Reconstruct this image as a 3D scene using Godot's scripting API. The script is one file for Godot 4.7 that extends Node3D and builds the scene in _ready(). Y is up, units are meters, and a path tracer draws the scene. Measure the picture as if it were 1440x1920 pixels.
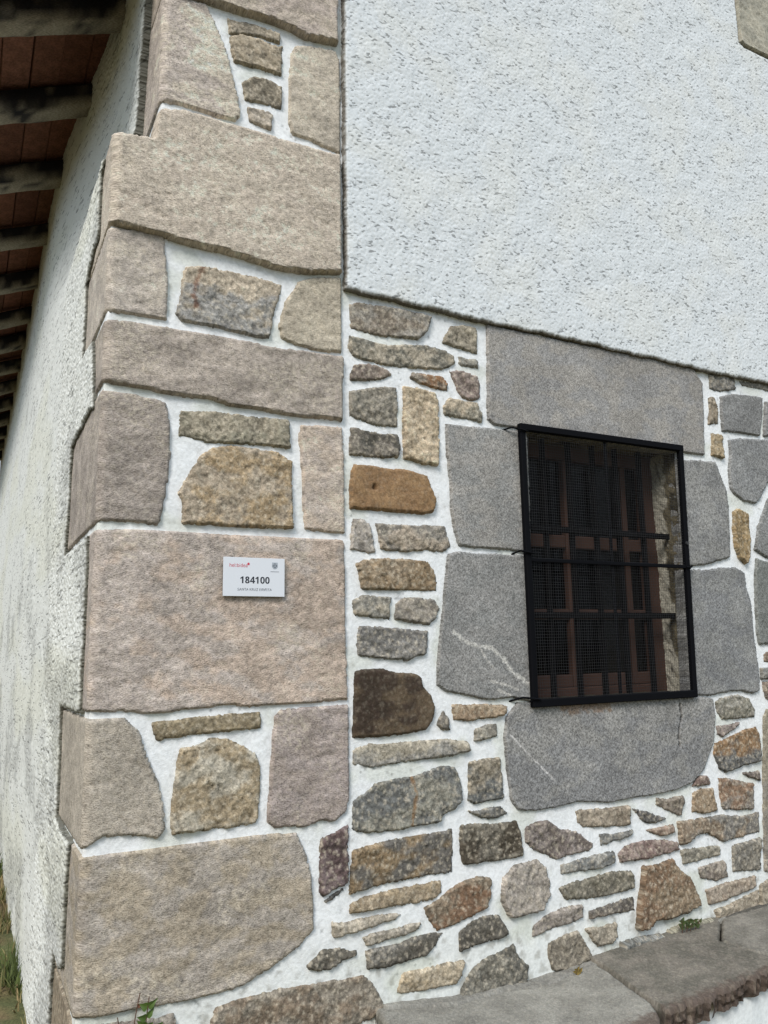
extends Node3D
# Corner of a small stone chapel: metres, y up. The front wall lies in the plane z = 0 and faces +z, the side wall in x = 0 and faces -x.

const SKY_STRENGTH := 0.8
const EXPOSURE := 1.85
const OPEN := Rect2(1.640, 1.335, 0.850, 1.080)   # window opening in the front wall
const PITCH := 0.42                               # rise of the roof per metre
const EAVE := 4.15                                # underside of the rafters at the side wall

var na := FastNoiseLite.new()
var nb := FastNoiseLite.new()
var nr := FastNoiseLite.new()
var nc := FastNoiseLite.new()
var rng := RandomNumberGenerator.new()
var mats: Dictionary[String, StandardMaterial3D] = {}
var mean: Dictionary[String, float] = {}
var chapel: Node3D
var corner_pier: MeshInstance3D
var front_wall: MeshInstance3D
var count := 0


func _ready() -> void:
	var cam := Camera3D.new()
	cam.name = "camera"
	cam.position = Vector3(-0.3436, 1.5500, 2.5162)
	cam.rotation_degrees = Vector3(9.6591, -27.8287, -0.9487)
	cam.fov = 65.581
	cam.near = 0.05
	cam.far = 400.0
	add_child(cam)
	cam.current = true
	var sky := ProceduralSkyMaterial.new()
	sky.sky_top_color = Color(0.86, 0.92, 0.99)
	sky.sky_horizon_color = Color(0.62, 0.665, 0.70)
	sky.sky_curve = 0.5
	sky.ground_horizon_color = Color(0.45, 0.45, 0.42)
	sky.ground_bottom_color = Color(0.36, 0.35, 0.31)
	sky.sky_energy_multiplier = 1.0
	var env := Environment.new()
	env.background_mode = Environment.BG_SKY
	env.sky = Sky.new()
	env.sky.sky_material = sky
	env.background_energy_multiplier = SKY_STRENGTH
	env.tonemap_mode = Environment.TONE_MAPPER_LINEAR
	env.tonemap_exposure = EXPOSURE
	env.sdfgi_enabled = true
	env.ssao_enabled = true
	env.ssil_enabled = true
	var we := WorldEnvironment.new()
	we.name = "environment"
	we.environment = env
	add_child(we)
	var sun := DirectionalLight3D.new()
	sun.name = "sun"
	sun.light_color = Color(1.0, 0.98, 0.955)
	sun.light_energy = 0.50
	sun.light_angular_distance = 22.0
	sun.shadow_enabled = true
	sun.look_at_from_position(Vector3(-5.2, 6.4, 4.6), Vector3.ZERO, Vector3.UP)
	add_child(sun)

	rng.seed = 7
	for n in [na, nb, nr]:
		n.noise_type = FastNoiseLite.TYPE_SIMPLEX
		n.frequency = 1.0
		n.fractal_type = FastNoiseLite.FRACTAL_FBM
		n.fractal_octaves = 3
	nb.fractal_type = FastNoiseLite.FRACTAL_NONE
	nb.seed = 11
	nr.fractal_type = FastNoiseLite.FRACTAL_RIDGED
	nr.seed = 5
	nc.noise_type = FastNoiseLite.TYPE_CELLULAR
	nc.frequency = 1.0
	nc.cellular_return_type = FastNoiseLite.RETURN_CELL_VALUE
	nc.seed = 3
	make_materials()

	# ------------------------------------------------------------ ground
	make_ground()
	# ------------------------------------------------------------ chapel
	chapel = Node3D.new()
	chapel.name = "stone_chapel"
	add_child(chapel)
	tag(chapel, "whitewashed chapel with a corner of beige quoin blocks, rubble walling and roughcast above", "building")
	make_mortar()
	make_core()
	make_front_render()
	make_side_render()
	stone(corner_pier, "quoin_stone", "q", "b3a391", "a5958a", 0.40, Vector2(0.0, 0.0), 0.034, 0.142, 0.0070, "uppermost beige quoin stone, cut by the top of the picture", [66.1,435.3,66.0,387.2,52.8,385.0,45.7,386.3,38.7,386.5,25.0,385.5,13.8,385.1,0.0,383.8,-95.0,382.8,-95.0,407.6,0.0,408.1], [])
	stone(corner_pier, "quoin_stone", "q", "aa9c90", "c6b79f", 0.45, Vector2(0.3, 0.0), 0.014, 0.142, 0.0070, "", [10.4,383.6,14.9,383.9,17.5,379.2,20.3,373.0,23.0,366.8,25.1,358.2,27.2,350.3,28.0,344.2,26.1,341.5,18.9,341.3,9.5,341.6,0.0,341.2,-95.0,340.2,-95.0,382.4,0.0,382.9], [])
	stone(corner_pier, "quoin_stone", "q", "bcae98", "a69a88", 0.35, Vector2(0.0, 0.0), 0.012, 0.000, 0.0070, "", [63.3,380.3,67.6,382.3,79.9,384.6,81.6,380.9,81.8,360.9,81.6,341.1,74.8,341.9,67.6,343.3,62.0,343.4,60.9,347.4,60.8,365.1,61.5,376.6], [])
	stone(corner_pier, "rubble_stone", "r", "a3957d", "8b7f6c", 0.40, Vector2(0.0, 0.0), 0.009, 0.000, 0.0060, "", [37.0,381.9,46.5,383.8,56.9,383.3,57.3,379.3,53.4,379.3,46.5,378.9,37.8,376.3], [])
	stone(corner_pier, "rubble_stone", "r", "98896f", "b3a184", 0.40, Vector2(0.0, 0.0), 0.009, 0.000, 0.0060, "", [37.8,375.2,42.5,377.7,48.6,378.2,58.0,378.1,57.7,366.0,49.4,366.3,40.0,365.1,38.6,369.0], [])
	stone(corner_pier, "rubble_stone", "r", "968a74", "7d725e", 0.40, Vector2(0.0, 0.0), 0.009, 0.000, 0.0060, "", [42.7,358.2,46.7,361.7,52.2,362.6,57.7,361.2,57.8,352.4,50.9,351.9,44.2,351.5,43.1,354.7], [])
	stone(corner_pier, "rubble_stone", "r", "968a78", "ad9f8c", 0.40, Vector2(0.0, 0.0), 0.009, 0.000, 0.0060, "", [44.9,349.2,49.6,349.3,54.4,349.1,53.7,342.7,45.6,343.4], [])
	stone(corner_pier, "quoin_stone", "q", "b7a894", "bfae9a", 0.40, Vector2(0.2, 0.0), 0.034, -0.004, 0.0070, "large beige quoin block that juts out past the stones above", [12.3,324.4,12.7,330.0,13.9,336.4,21.4,338.3,29.4,338.4,42.9,338.6,57.8,338.3,81.3,338.9,81.4,291.9,67.4,288.9,57.3,288.3,47.4,289.2,38.6,290.1,25.7,290.1,15.6,291.1,0.0,291.6,-95.0,290.6,-95.0,323.5,0.0,324.0], [])
	stone(corner_pier, "quoin_stone", "q", "a79b8e", "b7aa98", 0.35, Vector2(0.0, 0.0), 0.012, -0.004, 0.0070, "", [5.6,291.0,17.1,291.4,17.9,283.9,18.7,274.6,18.5,262.1,8.8,262.1,0.0,261.8,-95.0,260.8,-95.0,290.0,0.0,290.5], [])
	stone(corner_pier, "rubble_stone", "r", "b5a48a", "8f8c86", 0.50, Vector2(0.0, -1.0), 0.009, 0.000, 0.0060, "pale stone with rust streaks and a grey lower edge", [24.1,282.2,28.8,283.6,38.7,284.1,52.2,283.7,58.5,283.0,57.9,279.5,55.6,272.4,53.7,262.1,47.9,261.8,35.4,262.8,23.4,263.1,21.3,265.2,22.6,269.8,23.0,275.6], [["rust", 0.0120, "6e3d22", [29.8,282.8,28.1,277.9,27.0,273.9,27.7,268.9]]])
	stone(corner_pier, "quoin_stone", "q", "b1a48c", "9c907b", 0.40, Vector2(0.0, 0.0), 0.012, 0.000, 0.0070, "", [64.9,285.5,71.1,288.3,81.6,290.5,81.4,261.4,73.1,260.5,64.9,261.1,58.5,262.6,57.3,267.3,59.8,276.8], [])
	stone(corner_pier, "quoin_stone", "q", "aa9c8e", "8b7f74", 0.40, Vector2(0.0, 0.0), 0.020, -0.004, 0.0070, "", [13.4,259.5,34.4,259.5,57.2,258.8,82.4,259.7,81.8,235.5,73.3,235.5,62.2,235.1,49.7,235.8,40.9,235.8,33.1,237.5,26.6,236.8,18.0,237.2,13.6,237.9,0.0,238.4,-95.0,237.4,-95.0,258.4,0.0,258.9], [])
	stone(corner_pier, "quoin_stone", "q", "9e9186", "877c72", 0.40, Vector2(0.0, 0.0), 0.012, -0.004, 0.0070, "", [9.8,235.4,17.6,234.6,19.6,233.7,20.7,226.7,21.3,216.8,20.4,206.3,18.8,195.9,17.8,194.1,9.1,194.5,0.0,194.2,-95.0,193.2,-95.0,235.4,0.0,235.9], [])
	stone(corner_pier, "rubble_stone", "r", "988d75", "86806a", 0.50, Vector2(0.0, 0.0), 0.009, 0.000, 0.0060, "", [23.8,232.0,34.8,233.0,61.1,233.2,61.7,223.4,53.4,223.5,40.4,223.0,32.5,222.4,23.5,223.9], [])
	stone(corner_pier, "rubble_stone", "r", "a6947a", "a3885c", 0.50, Vector2(0.4, 0.0), 0.012, 0.000, 0.0060, "", [34.9,220.9,42.2,222.2,57.2,221.4,62.1,218.7,62.7,195.5,44.4,195.0,25.6,195.2,25.3,202.0,23.9,204.5,26.4,210.0,30.6,217.5], [])
	stone(corner_pier, "quoin_stone", "q", "b0a092", "bda78f", 0.35, Vector2(0.0, 0.0), 0.012, 0.000, 0.0070, "", [66.0,232.0,73.1,232.7,81.8,233.3,82.1,194.7,67.0,195.2,66.4,212.5,65.0,228.5], [])
	stone(corner_pier, "quoin_stone", "q", "a89a8f", "ad957f", 0.40, Vector2(0.5, -0.1), 0.012, -0.004, 0.0070, "big square quoin block that carries the number plaque", [18.9,192.2,39.5,191.9,82.2,192.4,82.8,157.7,83.0,137.7,75.1,137.5,58.7,137.2,48.3,136.9,42.0,138.0,29.8,137.1,16.5,136.5,9.7,137.5,0.0,137.8,-95.0,136.8,-95.0,191.2,0.0,191.7], [])
	stone(corner_pier, "quoin_stone", "q", "9f9484", "a59a8a", 0.30, Vector2(0.0, 0.0), 0.012, -0.004, 0.0070, "", [10.4,135.4,12.1,133.4,14.4,131.6,16.9,124.2,20.5,116.2,22.4,108.8,22.9,102.8,21.0,100.3,15.4,101.8,9.4,102.5,5.2,102.7,0.0,99.8,-95.0,98.8,-95.0,134.9,0.0,135.4], [])
	stone(corner_pier, "rubble_stone", "r", "94825f", "7f7256", 0.40, Vector2(0.0, 0.0), 0.009, 0.000, 0.0060, "", [17.9,133.6,29.5,134.4,41.7,134.9,51.8,134.8,52.0,130.1,41.7,129.9,29.6,129.5,19.2,128.4,18.4,131.3], [])
	stone(corner_pier, "rubble_stone", "r", "a08c69", "aaa28f", 0.50, Vector2(0.0, 0.0), 0.012, 0.000, 0.0060, "", [26.5,125.2,32.0,126.2,35.6,127.7,41.1,127.3,45.5,125.3,50.6,121.9,51.9,118.0,52.0,109.2,51.1,101.5,45.2,101.0,35.0,101.1,29.1,101.2,24.8,100.9,24.4,106.4,25.0,114.6,25.7,120.1], [])
	stone(corner_pier, "quoin_stone", "q", "9f9089", "938479", 0.40, Vector2(0.0, 0.0), 0.012, 0.000, 0.0070, "", [58.9,135.5,70.4,135.6,82.8,136.1,83.0,118.6,83.2,106.2,82.1,102.1,77.9,98.9,73.1,99.7,67.0,98.3,61.1,99.3,56.6,99.2,54.6,101.4,54.9,109.0,55.8,120.7,56.6,133.2], [])
	stone(corner_pier, "quoin_stone", "q", "a2978a", "9b8a6c", 0.36, Vector2(0.0, 0.0), 0.012, -0.004, 0.0070, "lowest broad quoin block with faint ochre bands", [16.7,97.5,32.4,97.5,51.4,97.4,64.7,96.8,67.8,90.3,69.9,83.6,70.8,67.5,65.7,62.9,55.2,57.9,46.8,55.0,38.7,54.4,27.7,54.5,15.7,54.9,8.5,55.0,0.0,55.7,-95.0,54.7,-95.0,97.2,0.0,97.7], [])
	stone(corner_pier, "rubble_stone", "r", "988c80", "a09586", 0.40, Vector2(0.0, 0.0), 0.009, 0.000, 0.0060, "", [2.5,53.4,21.8,51.1,26.6,51.7,28.1,38.8,3.1,42.0], [])
	stone(corner_pier, "rubble_stone", "r", "64504e", "7b6a68", 0.40, Vector2(0.0, 0.0), 0.009, 0.000, 0.0060, "dark purple upright stone", [72.9,93.8,77.9,95.2,82.6,97.0,82.4,79.0,77.8,78.2,73.7,76.3,72.6,77.5,72.4,87.4], [])
	stone(corner_pier, "rubble_stone", "r", "8a7f6e", "77634c", 0.45, Vector2(-0.3, 0.0), 0.009, 0.000, 0.0060, "", [37.7,47.3,39.2,50.3,46.5,51.3,58.4,51.5,70.8,51.0,80.0,50.3,87.6,50.2,91.4,47.0,93.6,42.6,95.5,39.0,89.3,36.4,72.5,35.3,55.1,32.6,38.0,33.7], [])
	stone(corner_pier, "rubble_stone", "r", "484745", "5a5956", 0.40, Vector2(0.0, 0.0), 0.006, 0.000, 0.0060, "", [74.1,74.8,77.3,76.5,80.6,78.0,80.9,77.1,76.7,74.8,74.7,74.2], [])
	stone(front_wall, "rubble_stone", "r", "847766", "8d877c", 0.50, Vector2(0.5, 0.0), 0.009, 0.000, 0.0060, "", [85.2,280.8,88.9,282.4,97.6,282.7,107.9,283.1,120.5,282.5,117.9,275.6,114.2,272.2,107.6,271.4,98.7,270.7,91.2,270.9,85.4,271.6], [])
	stone(front_wall, "rubble_stone", "r", "797568", "a79a83", 0.50, Vector2(0.0, 0.0), 0.009, 0.000, 0.0060, "", [85.1,268.3,93.0,267.7,100.5,267.2,110.2,269.1,118.1,270.2,126.2,269.4,130.3,267.9,130.8,264.9,124.6,261.5,116.5,260.6,107.4,259.8,99.7,259.5,92.3,260.0,86.8,260.6,84.4,263.9], [])
	stone(front_wall, "rubble_stone", "r", "8a7a6c", "76685e", 0.40, Vector2(0.0, 0.0), 0.009, 0.000, 0.0060, "", [85.2,253.8,86.8,257.4,92.9,258.7,98.4,258.4,102.2,256.3,99.0,254.1,92.8,252.4,85.5,251.6], [])
	stone(front_wall, "rubble_stone", "r", "84796a", "9a6e42", 0.40, Vector2(1.0, 0.0), 0.009, 0.000, 0.0060, "", [111.5,258.3,117.8,258.4,125.1,258.6,126.7,255.8,126.9,253.1,120.3,253.4,115.0,254.4,110.5,255.8], [])
	stone(front_wall, "rubble_stone", "r", "938873", "a2977f", 0.40, Vector2(0.0, 0.0), 0.009, 0.000, 0.0060, "", [126.4,275.2,129.3,280.1,136.4,281.7,141.7,281.4,141.6,270.7,136.0,271.3,130.4,271.9,125.6,272.7], [])
	stone(front_wall, "rubble_stone", "r", "838076", "9c988a", 0.40, Vector2(0.0, 0.0), 0.009, 0.000, 0.0060, "", [133.0,268.0,141.5,267.9,141.5,264.7,135.7,264.5,132.6,264.6], [])
	stone(front_wall, "rubble_stone", "r", "8a776d", "9c8b80", 0.40, Vector2(0.0, 0.0), 0.009, 0.000, 0.0060, "", [128.3,261.5,132.8,262.2,141.2,261.0,142.1,256.8,141.9,252.1,138.7,250.8,133.8,251.4,131.5,254.1,129.6,258.0], [])
	stone(front_wall, "rubble_stone", "r", "b09f83", "86806f", 0.45, Vector2(0.0, -0.8), 0.009, 0.000, 0.0060, "", [125.1,246.6,127.6,250.2,133.1,250.0,140.7,249.9,142.7,245.8,142.5,242.2,137.6,242.8,129.4,243.0,125.3,243.1], [])
	stone(front_wall, "rubble_stone", "r", "8d8678", "847c6c", 0.40, Vector2(0.0, 0.0), 0.009, 0.000, 0.0060, "", [84.9,247.0,90.9,248.7,97.1,250.4,104.0,251.1,104.5,244.5,104.4,235.9,95.6,235.4,90.7,236.3,84.8,238.0], [])
	stone(front_wall, "rubble_stone", "r", "b19c79", "bfa885", 0.50, Vector2(0.0, 0.0), 0.012, 0.000, 0.0060, "", [107.1,252.1,112.2,252.5,121.4,251.4,122.3,247.4,122.2,232.7,121.5,222.7,114.7,222.9,110.2,223.7,106.7,224.2], [])
	stone(front_wall, "rubble_stone", "r", "5d5950", "8a7f70", 0.35, Vector2(-0.4, 0.0), 0.009, 0.000, 0.0060, "", [85.0,233.6,88.3,233.5,96.7,232.5,104.2,232.7,105.2,228.0,104.3,224.3,96.6,223.5,90.6,223.5,84.6,223.4], [])
	stone(front_wall, "rubble_stone", "s", "8b673a", "94703f", 0.40, Vector2(0.0, 0.0), 0.016, 0.000, 0.0060, "ochre brown rounded stone", [86.4,219.7,92.1,220.2,98.7,219.5,108.7,219.8,116.3,218.2,118.4,213.3,120.3,208.9,118.8,204.8,114.6,203.7,105.8,203.7,96.0,203.9,84.5,203.7,84.6,212.2,85.2,217.7], [["hole", 0.0130, "4c3520", [93.8,212.7,93.9,212.6]]])
	stone(front_wall, "rubble_stone", "r", "a39a90", "b0a69a", 0.40, Vector2(0.0, 0.0), 0.009, 0.000, 0.0060, "", [85.8,200.1,89.6,200.1,92.0,198.6,93.1,193.9,94.2,188.8,91.8,188.0,84.9,189.2,84.6,194.5], [])
	stone(front_wall, "rubble_stone", "r", "857e73", "a8957c", 0.40, Vector2(0.0, -0.4), 0.009, 0.000, 0.0060, "", [94.7,199.0,102.2,198.7,114.7,199.4,123.8,199.6,124.7,196.0,126.5,192.1,122.8,190.0,114.5,190.0,105.7,189.3,96.6,189.7,96.1,193.5], [])
	stone(front_wall, "rubble_stone", "r", "8b7350", "978469", 0.40, Vector2(-0.2, 0.3), 0.009, 0.000, 0.0060, "", [86.8,184.1,89.5,185.5,97.1,186.3,108.1,186.4,116.3,185.9,118.7,182.4,119.9,178.1,119.1,175.3,110.3,175.3,101.7,175.3,89.0,175.3,87.9,179.9], [])
	stone(front_wall, "rubble_stone", "r", "8b877c", "a0937b", 0.40, Vector2(0.0, 0.0), 0.009, 0.000, 0.0060, "", [85.0,171.1,89.3,173.0,95.7,172.8,100.4,172.4,99.8,169.2,99.6,164.7,92.1,165.7,85.8,166.2], [])
	stone(front_wall, "rubble_stone", "r", "7a756d", "938878", 0.40, Vector2(0.0, 0.0), 0.009, 0.000, 0.0060, "", [102.5,170.3,105.9,172.4,111.5,172.5,118.4,172.0,120.5,168.8,118.5,165.0,115.9,162.9,108.8,163.7,101.8,165.0], [])
	stone(front_wall, "rubble_stone", "r", "797671", "827d76", 0.40, Vector2(0.0, 0.0), 0.009, 0.000, 0.0060, "", [87.7,162.4,95.5,162.1,105.1,161.3,115.2,160.5,114.3,152.3,110.3,152.1,107.2,150.3,97.7,151.1,87.6,152.3,86.5,155.8], [])
	stone(front_wall, "rubble_stone", "s", "64523b", "46382c", 0.42, Vector2(-0.4, 0.4), 0.014, 0.000, 0.0060, "dark brown squarish stone", [85.7,146.8,89.4,147.5,96.3,147.5,101.0,146.1,109.4,145.4,111.8,144.0,112.3,140.9,115.3,138.2,117.3,133.9,116.2,129.3,113.4,125.9,104.1,125.0,93.6,124.7,84.6,125.0,85.3,135.9], [])
	stone(front_wall, "rubble_stone", "r", "7b7469", "6c665c", 0.40, Vector2(0.0, 0.0), 0.009, 0.000, 0.0060, "", [120.9,131.9,122.7,129.5,123.3,125.3,120.0,125.8,117.9,127.4], [])
	stone(front_wall, "rubble_stone", "r", "a18b6d", "8f7455", 0.40, Vector2(0.0, 0.0), 0.009, 0.000, 0.0060, "", [124.7,134.1,131.8,133.5,138.3,133.5,148.4,132.4,148.4,129.7,143.5,128.6,136.8,128.5,131.6,128.0,125.2,128.8], [])
	stone(front_wall, "rubble_stone", "r", "827e75", "97907f", 0.40, Vector2(0.0, 0.0), 0.009, 0.000, 0.0060, "", [134.3,124.4,138.7,126.0,144.0,126.2,144.1,121.9,139.1,120.9,134.2,120.7], [])
	stone(front_wall, "rubble_stone", "r", "a29883", "8d8980", 0.40, Vector2(0.0, -0.8), 0.009, 0.000, 0.0060, "", [84.7,121.1,90.9,122.4,100.6,122.2,112.5,122.2,122.4,121.8,130.6,120.7,131.4,117.5,124.7,116.4,112.4,115.9,100.5,115.3,91.3,114.8,84.7,116.5], [])
	stone(front_wall, "rubble_stone", "r", "6c6d6a", "837f6f", 0.45, Vector2(0.0, 0.0), 0.009, 0.000, 0.0060, "broad dark blue grey stone", [84.8,104.3,90.6,107.4,93.1,109.2,98.8,109.8,107.8,110.4,114.4,111.7,119.9,113.2,125.3,111.9,127.2,107.8,127.6,100.5,124.1,97.8,120.0,96.9,117.9,94.4,107.3,94.0,97.2,93.5,88.6,94.0,84.1,95.6,84.4,100.1], [["vein", 0.0080, "8b6f52", [107.1,110.2,108.6,104.6,107.5,98.8,106.7,94.6]]])
	stone(front_wall, "rubble_stone", "r", "6b6c69", "918570", 0.45, Vector2(0.0, 0.8), 0.009, 0.000, 0.0060, "", [131.3,113.2,136.7,113.9,144.7,113.9,145.5,108.0,146.0,99.3,138.2,99.2,132.8,98.9,130.4,100.3], [])
	stone(front_wall, "rubble_stone", "r", "72706a", "64625c", 0.40, Vector2(0.0, 0.0), 0.009, 0.000, 0.0060, "", [130.3,96.4,135.2,96.1,140.2,97.0,144.6,96.6,147.0,94.1,144.4,93.2,138.6,93.0,134.4,94.3], [])
	stone(front_wall, "rubble_stone", "r", "8c7450", "61615f", 0.50, Vector2(0.5, 0.0), 0.009, 0.000, 0.0060, "stone half ochre and half blue grey", [84.6,88.8,90.9,89.6,98.4,90.3,107.3,90.8,115.8,90.6,123.2,91.1,123.2,83.5,122.7,77.1,113.4,77.3,103.1,77.1,96.9,77.2,88.3,76.2,83.0,75.7,83.6,81.9], [])
	stone(front_wall, "rubble_stone", "r", "4f4638", "7d7667", 0.42, Vector2(0.0, 0.0), 0.009, 0.000, 0.0060, "", [126.6,91.8,132.9,91.9,141.4,90.7,150.9,90.8,152.9,87.1,153.6,78.5,144.4,78.3,135.8,78.6,127.5,78.8,126.3,83.1], [])
	stone(front_wall, "rubble_stone", "r", "94805f", "a08d70", 0.40, Vector2(0.0, 0.0), 0.009, 0.000, 0.0060, "", [83.5,72.4,88.3,73.7,96.8,74.2,106.9,74.8,117.9,74.8,117.9,71.3,115.8,69.3,106.7,69.1,96.7,69.6,89.4,69.5,83.2,69.7], [])
	stone(front_wall, "rubble_stone", "r", "84725a", "7b5636", 0.45, Vector2(0.0, -0.4), 0.009, 0.000, 0.0060, "", [111.1,67.1,116.4,68.4,122.5,71.7,128.0,73.4,134.9,73.8,138.9,72.6,138.4,66.7,136.5,63.2,130.2,61.5,123.4,59.9,116.1,59.0,112.9,62.7], [])
	stone(front_wall, "rubble_stone", "r", "b0a48f", "9d9280", 0.40, Vector2(0.0, 0.0), 0.009, 0.000, 0.0060, "", [76.8,67.8,80.0,67.0,84.7,67.2,93.0,67.4,100.4,67.0,102.2,66.2,99.7,65.1,91.2,64.4,84.6,63.8,77.1,63.3], [])
	stone(front_wall, "rubble_stone", "r", "8b8376", "9b917f", 0.40, Vector2(0.0, 0.0), 0.009, 0.000, 0.0060, "", [87.8,61.3,91.1,62.2,97.8,62.1,106.5,62.7,109.6,62.4,108.7,60.8,105.2,59.8,97.8,59.6,89.3,59.0], [])
	stone(front_wall, "rubble_stone", "r", "7b766c", "5b564b", 0.50, Vector2(0.3, -0.5), 0.009, 0.000, 0.0060, "", [88.7,57.2,92.9,57.4,100.2,57.4,107.7,58.4,115.4,58.6,118.0,57.7,115.3,54.5,111.3,52.1,103.8,51.5,95.2,51.3,89.2,51.9], [])
	stone(front_wall, "rubble_stone", "r", "676258", "514c42", 0.50, Vector2(0.0, 0.0), 0.009, 0.000, 0.0060, "", [124.9,57.0,128.7,59.1,135.0,60.5,141.3,60.0,144.0,56.6,145.6,53.0,140.9,52.2,133.2,51.9,125.0,50.7], [])
	stone(corner_pier, "rubble_stone", "r", "6b6559", "554f43", 0.40, Vector2(0.0, 0.0), 0.009, 0.000, 0.0060, "", [68.1,56.6,70.9,58.4,73.1,60.2,78.8,59.9,85.1,57.8,85.6,56.5,80.5,56.2,76.5,54.5,72.0,54.4,68.7,55.5], [])
	stone(front_wall, "rubble_stone", "r", "ac9b7d", "96825f", 0.40, Vector2(0.0, 0.0), 0.009, 0.000, 0.0060, "", [102.4,48.2,109.9,47.8,119.0,47.9,126.3,47.4,125.1,43.4,122.7,40.8,115.5,41.2,106.0,41.5,99.8,42.3,101.1,45.5], [])
	stone(front_wall, "rubble_stone", "r", "68655b", "837d6d", 0.40, Vector2(0.0, 0.0), 0.009, 0.000, 0.0060, "", [125.2,38.8,129.5,43.7,134.4,46.4,141.4,47.8,147.9,49.1,149.8,44.7,154.0,40.7,153.0,36.0,151.3,31.5,142.1,32.8,125.1,35.2], [])
	stone(front_wall, "rubble_stone", "r", "7d7068", "8d817a", 0.45, Vector2(0.0, 0.0), 0.009, 0.000, 0.0060, "", [155.3,87.9,159.9,89.3,165.8,89.2,172.4,85.3,179.3,83.9,187.8,78.3,185.8,76.3,176.9,76.1,168.3,75.0,165.0,77.3,158.5,80.0,155.4,82.9], [])
	stone(front_wall, "rubble_stone", "r", "9c8d78", "897a66", 0.40, Vector2(0.0, 0.0), 0.009, 0.000, 0.0060, "", [179.8,91.6,187.9,91.1,198.0,90.7,206.9,90.5,207.1,87.4,206.3,83.4,195.5,84.0,182.9,85.1,180.4,87.0], [])
	stone(front_wall, "rubble_stone", "r", "5d5a57", "6b6763", 0.40, Vector2(0.0, 0.0), 0.009, 0.000, 0.0060, "", [209.2,89.2,216.8,87.1,226.5,83.6,220.3,82.6,214.5,83.5], [])
	stone(front_wall, "rubble_stone", "r", "938575", "7d7264", 0.40, Vector2(0.0, 0.0), 0.009, 0.000, 0.0060, "", [222.3,92.1,229.2,90.7,237.6,91.6,237.8,88.4,235.2,84.1,228.8,86.5,222.0,89.3], [])
	stone(front_wall, "rubble_stone", "r", "757571", "95928a", 0.40, Vector2(0.0, 0.0), 0.009, 0.000, 0.0060, "", [190.8,81.9,197.1,80.8,208.5,81.2,207.4,79.3,198.8,78.3,191.7,77.2], [])
	stone(front_wall, "rubble_stone", "r", "88705d", "957e6c", 0.40, Vector2(0.0, 0.0), 0.009, 0.000, 0.0060, "", [215.7,80.3,223.1,80.5,230.7,80.7,230.7,77.6,223.8,77.3,219.0,78.6], [])
	stone(front_wall, "rubble_stone", "r", "7f6860", "938075", 0.45, Vector2(0.4, 0.0), 0.009, 0.000, 0.0060, "", [200.2,73.5,204.2,75.6,213.8,76.5,224.6,75.5,232.5,73.5,233.2,70.7,224.1,70.1,215.1,69.5,200.8,70.1], [])
	stone(front_wall, "rubble_stone", "r", "727370", "9b978c", 0.45, Vector2(-0.5, 0.0), 0.009, 0.000, 0.0060, "", [171.1,72.7,178.5,73.6,189.2,74.2,197.5,74.5,197.9,70.5,192.5,69.2,181.7,69.4,171.3,69.5], [])
	stone(front_wall, "rubble_stone", "r", "7a7464", "67614f", 0.40, Vector2(0.0, 0.0), 0.009, 0.000, 0.0060, "", [169.7,64.7,175.3,65.8,185.9,66.2,196.0,67.1,206.1,66.1,207.7,62.5,206.5,59.4,195.3,59.1,184.5,59.1,172.4,60.6], [])
	stone(front_wall, "rubble_stone", "r", "86796a", "5c5751", 0.50, Vector2(0.0, 0.5), 0.009, 0.000, 0.0060, "", [183.7,54.5,191.3,55.2,200.5,56.0,206.6,56.1,206.5,51.5,196.5,51.8,183.9,52.2], [])
	stone(front_wall, "rubble_stone", "r", "a3988a", "8e857b", 0.40, Vector2(0.0, 0.0), 0.015, 0.000, 0.0060, "rounded pale grey boulder stone", [144.5,71.9,149.4,75.4,160.0,76.2,163.5,73.1,165.4,67.2,165.1,63.0,161.1,58.6,152.1,58.2,146.2,58.6,143.2,64.5], [])
	stone(front_wall, "rubble_stone", "r", "968b80", "857b71", 0.40, Vector2(0.0, 0.0), 0.009, 0.000, 0.0060, "", [157.0,53.8,163.7,56.4,172.2,57.8,180.3,57.2,180.3,53.7,176.9,52.1,166.7,51.6,156.7,50.2], [])
	stone(front_wall, "rubble_stone", "r", "8e8370", "72695a", 0.40, Vector2(0.0, 0.0), 0.009, 0.000, 0.0060, "", [163.5,46.6,169.0,48.1,177.5,48.6,181.4,42.9,184.1,38.1,173.2,35.8,164.9,37.3,163.2,41.9], [])
	stone(front_wall, "rubble_stone", "r", "a0947f", "8d826f", 0.40, Vector2(0.0, 0.0), 0.009, 0.000, 0.0060, "", [181.4,48.5,188.9,48.2,196.6,48.6,197.4,43.3,193.8,41.4,186.6,41.7,183.4,45.7], [])
	stone(front_wall, "rubble_stone", "r", "8b7557", "7d5f42", 0.45, Vector2(-0.4, 0.0), 0.020, 0.000, 0.0060, "big brown triangular stone bulging from the wall", [212.2,66.7,221.0,66.2,229.1,67.5,232.6,62.6,238.4,59.1,241.7,51.7,242.8,48.1,235.9,46.4,223.8,45.7,216.0,46.6,211.9,43.7,206.8,44.5,208.5,53.3,211.2,60.9], [])
	stone(front_wall, "rubble_stone", "r", "8e7a62", "74726d", 0.50, Vector2(0.5, 0.0), 0.009, 0.000, 0.0060, "", [233.4,81.5,245.9,81.2,260.1,81.4,273.4,79.3,284.0,80.0,283.1,71.9,270.0,71.2,259.8,70.6,251.6,74.8,244.2,75.7,238.6,72.8,233.9,72.3], [])
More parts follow.
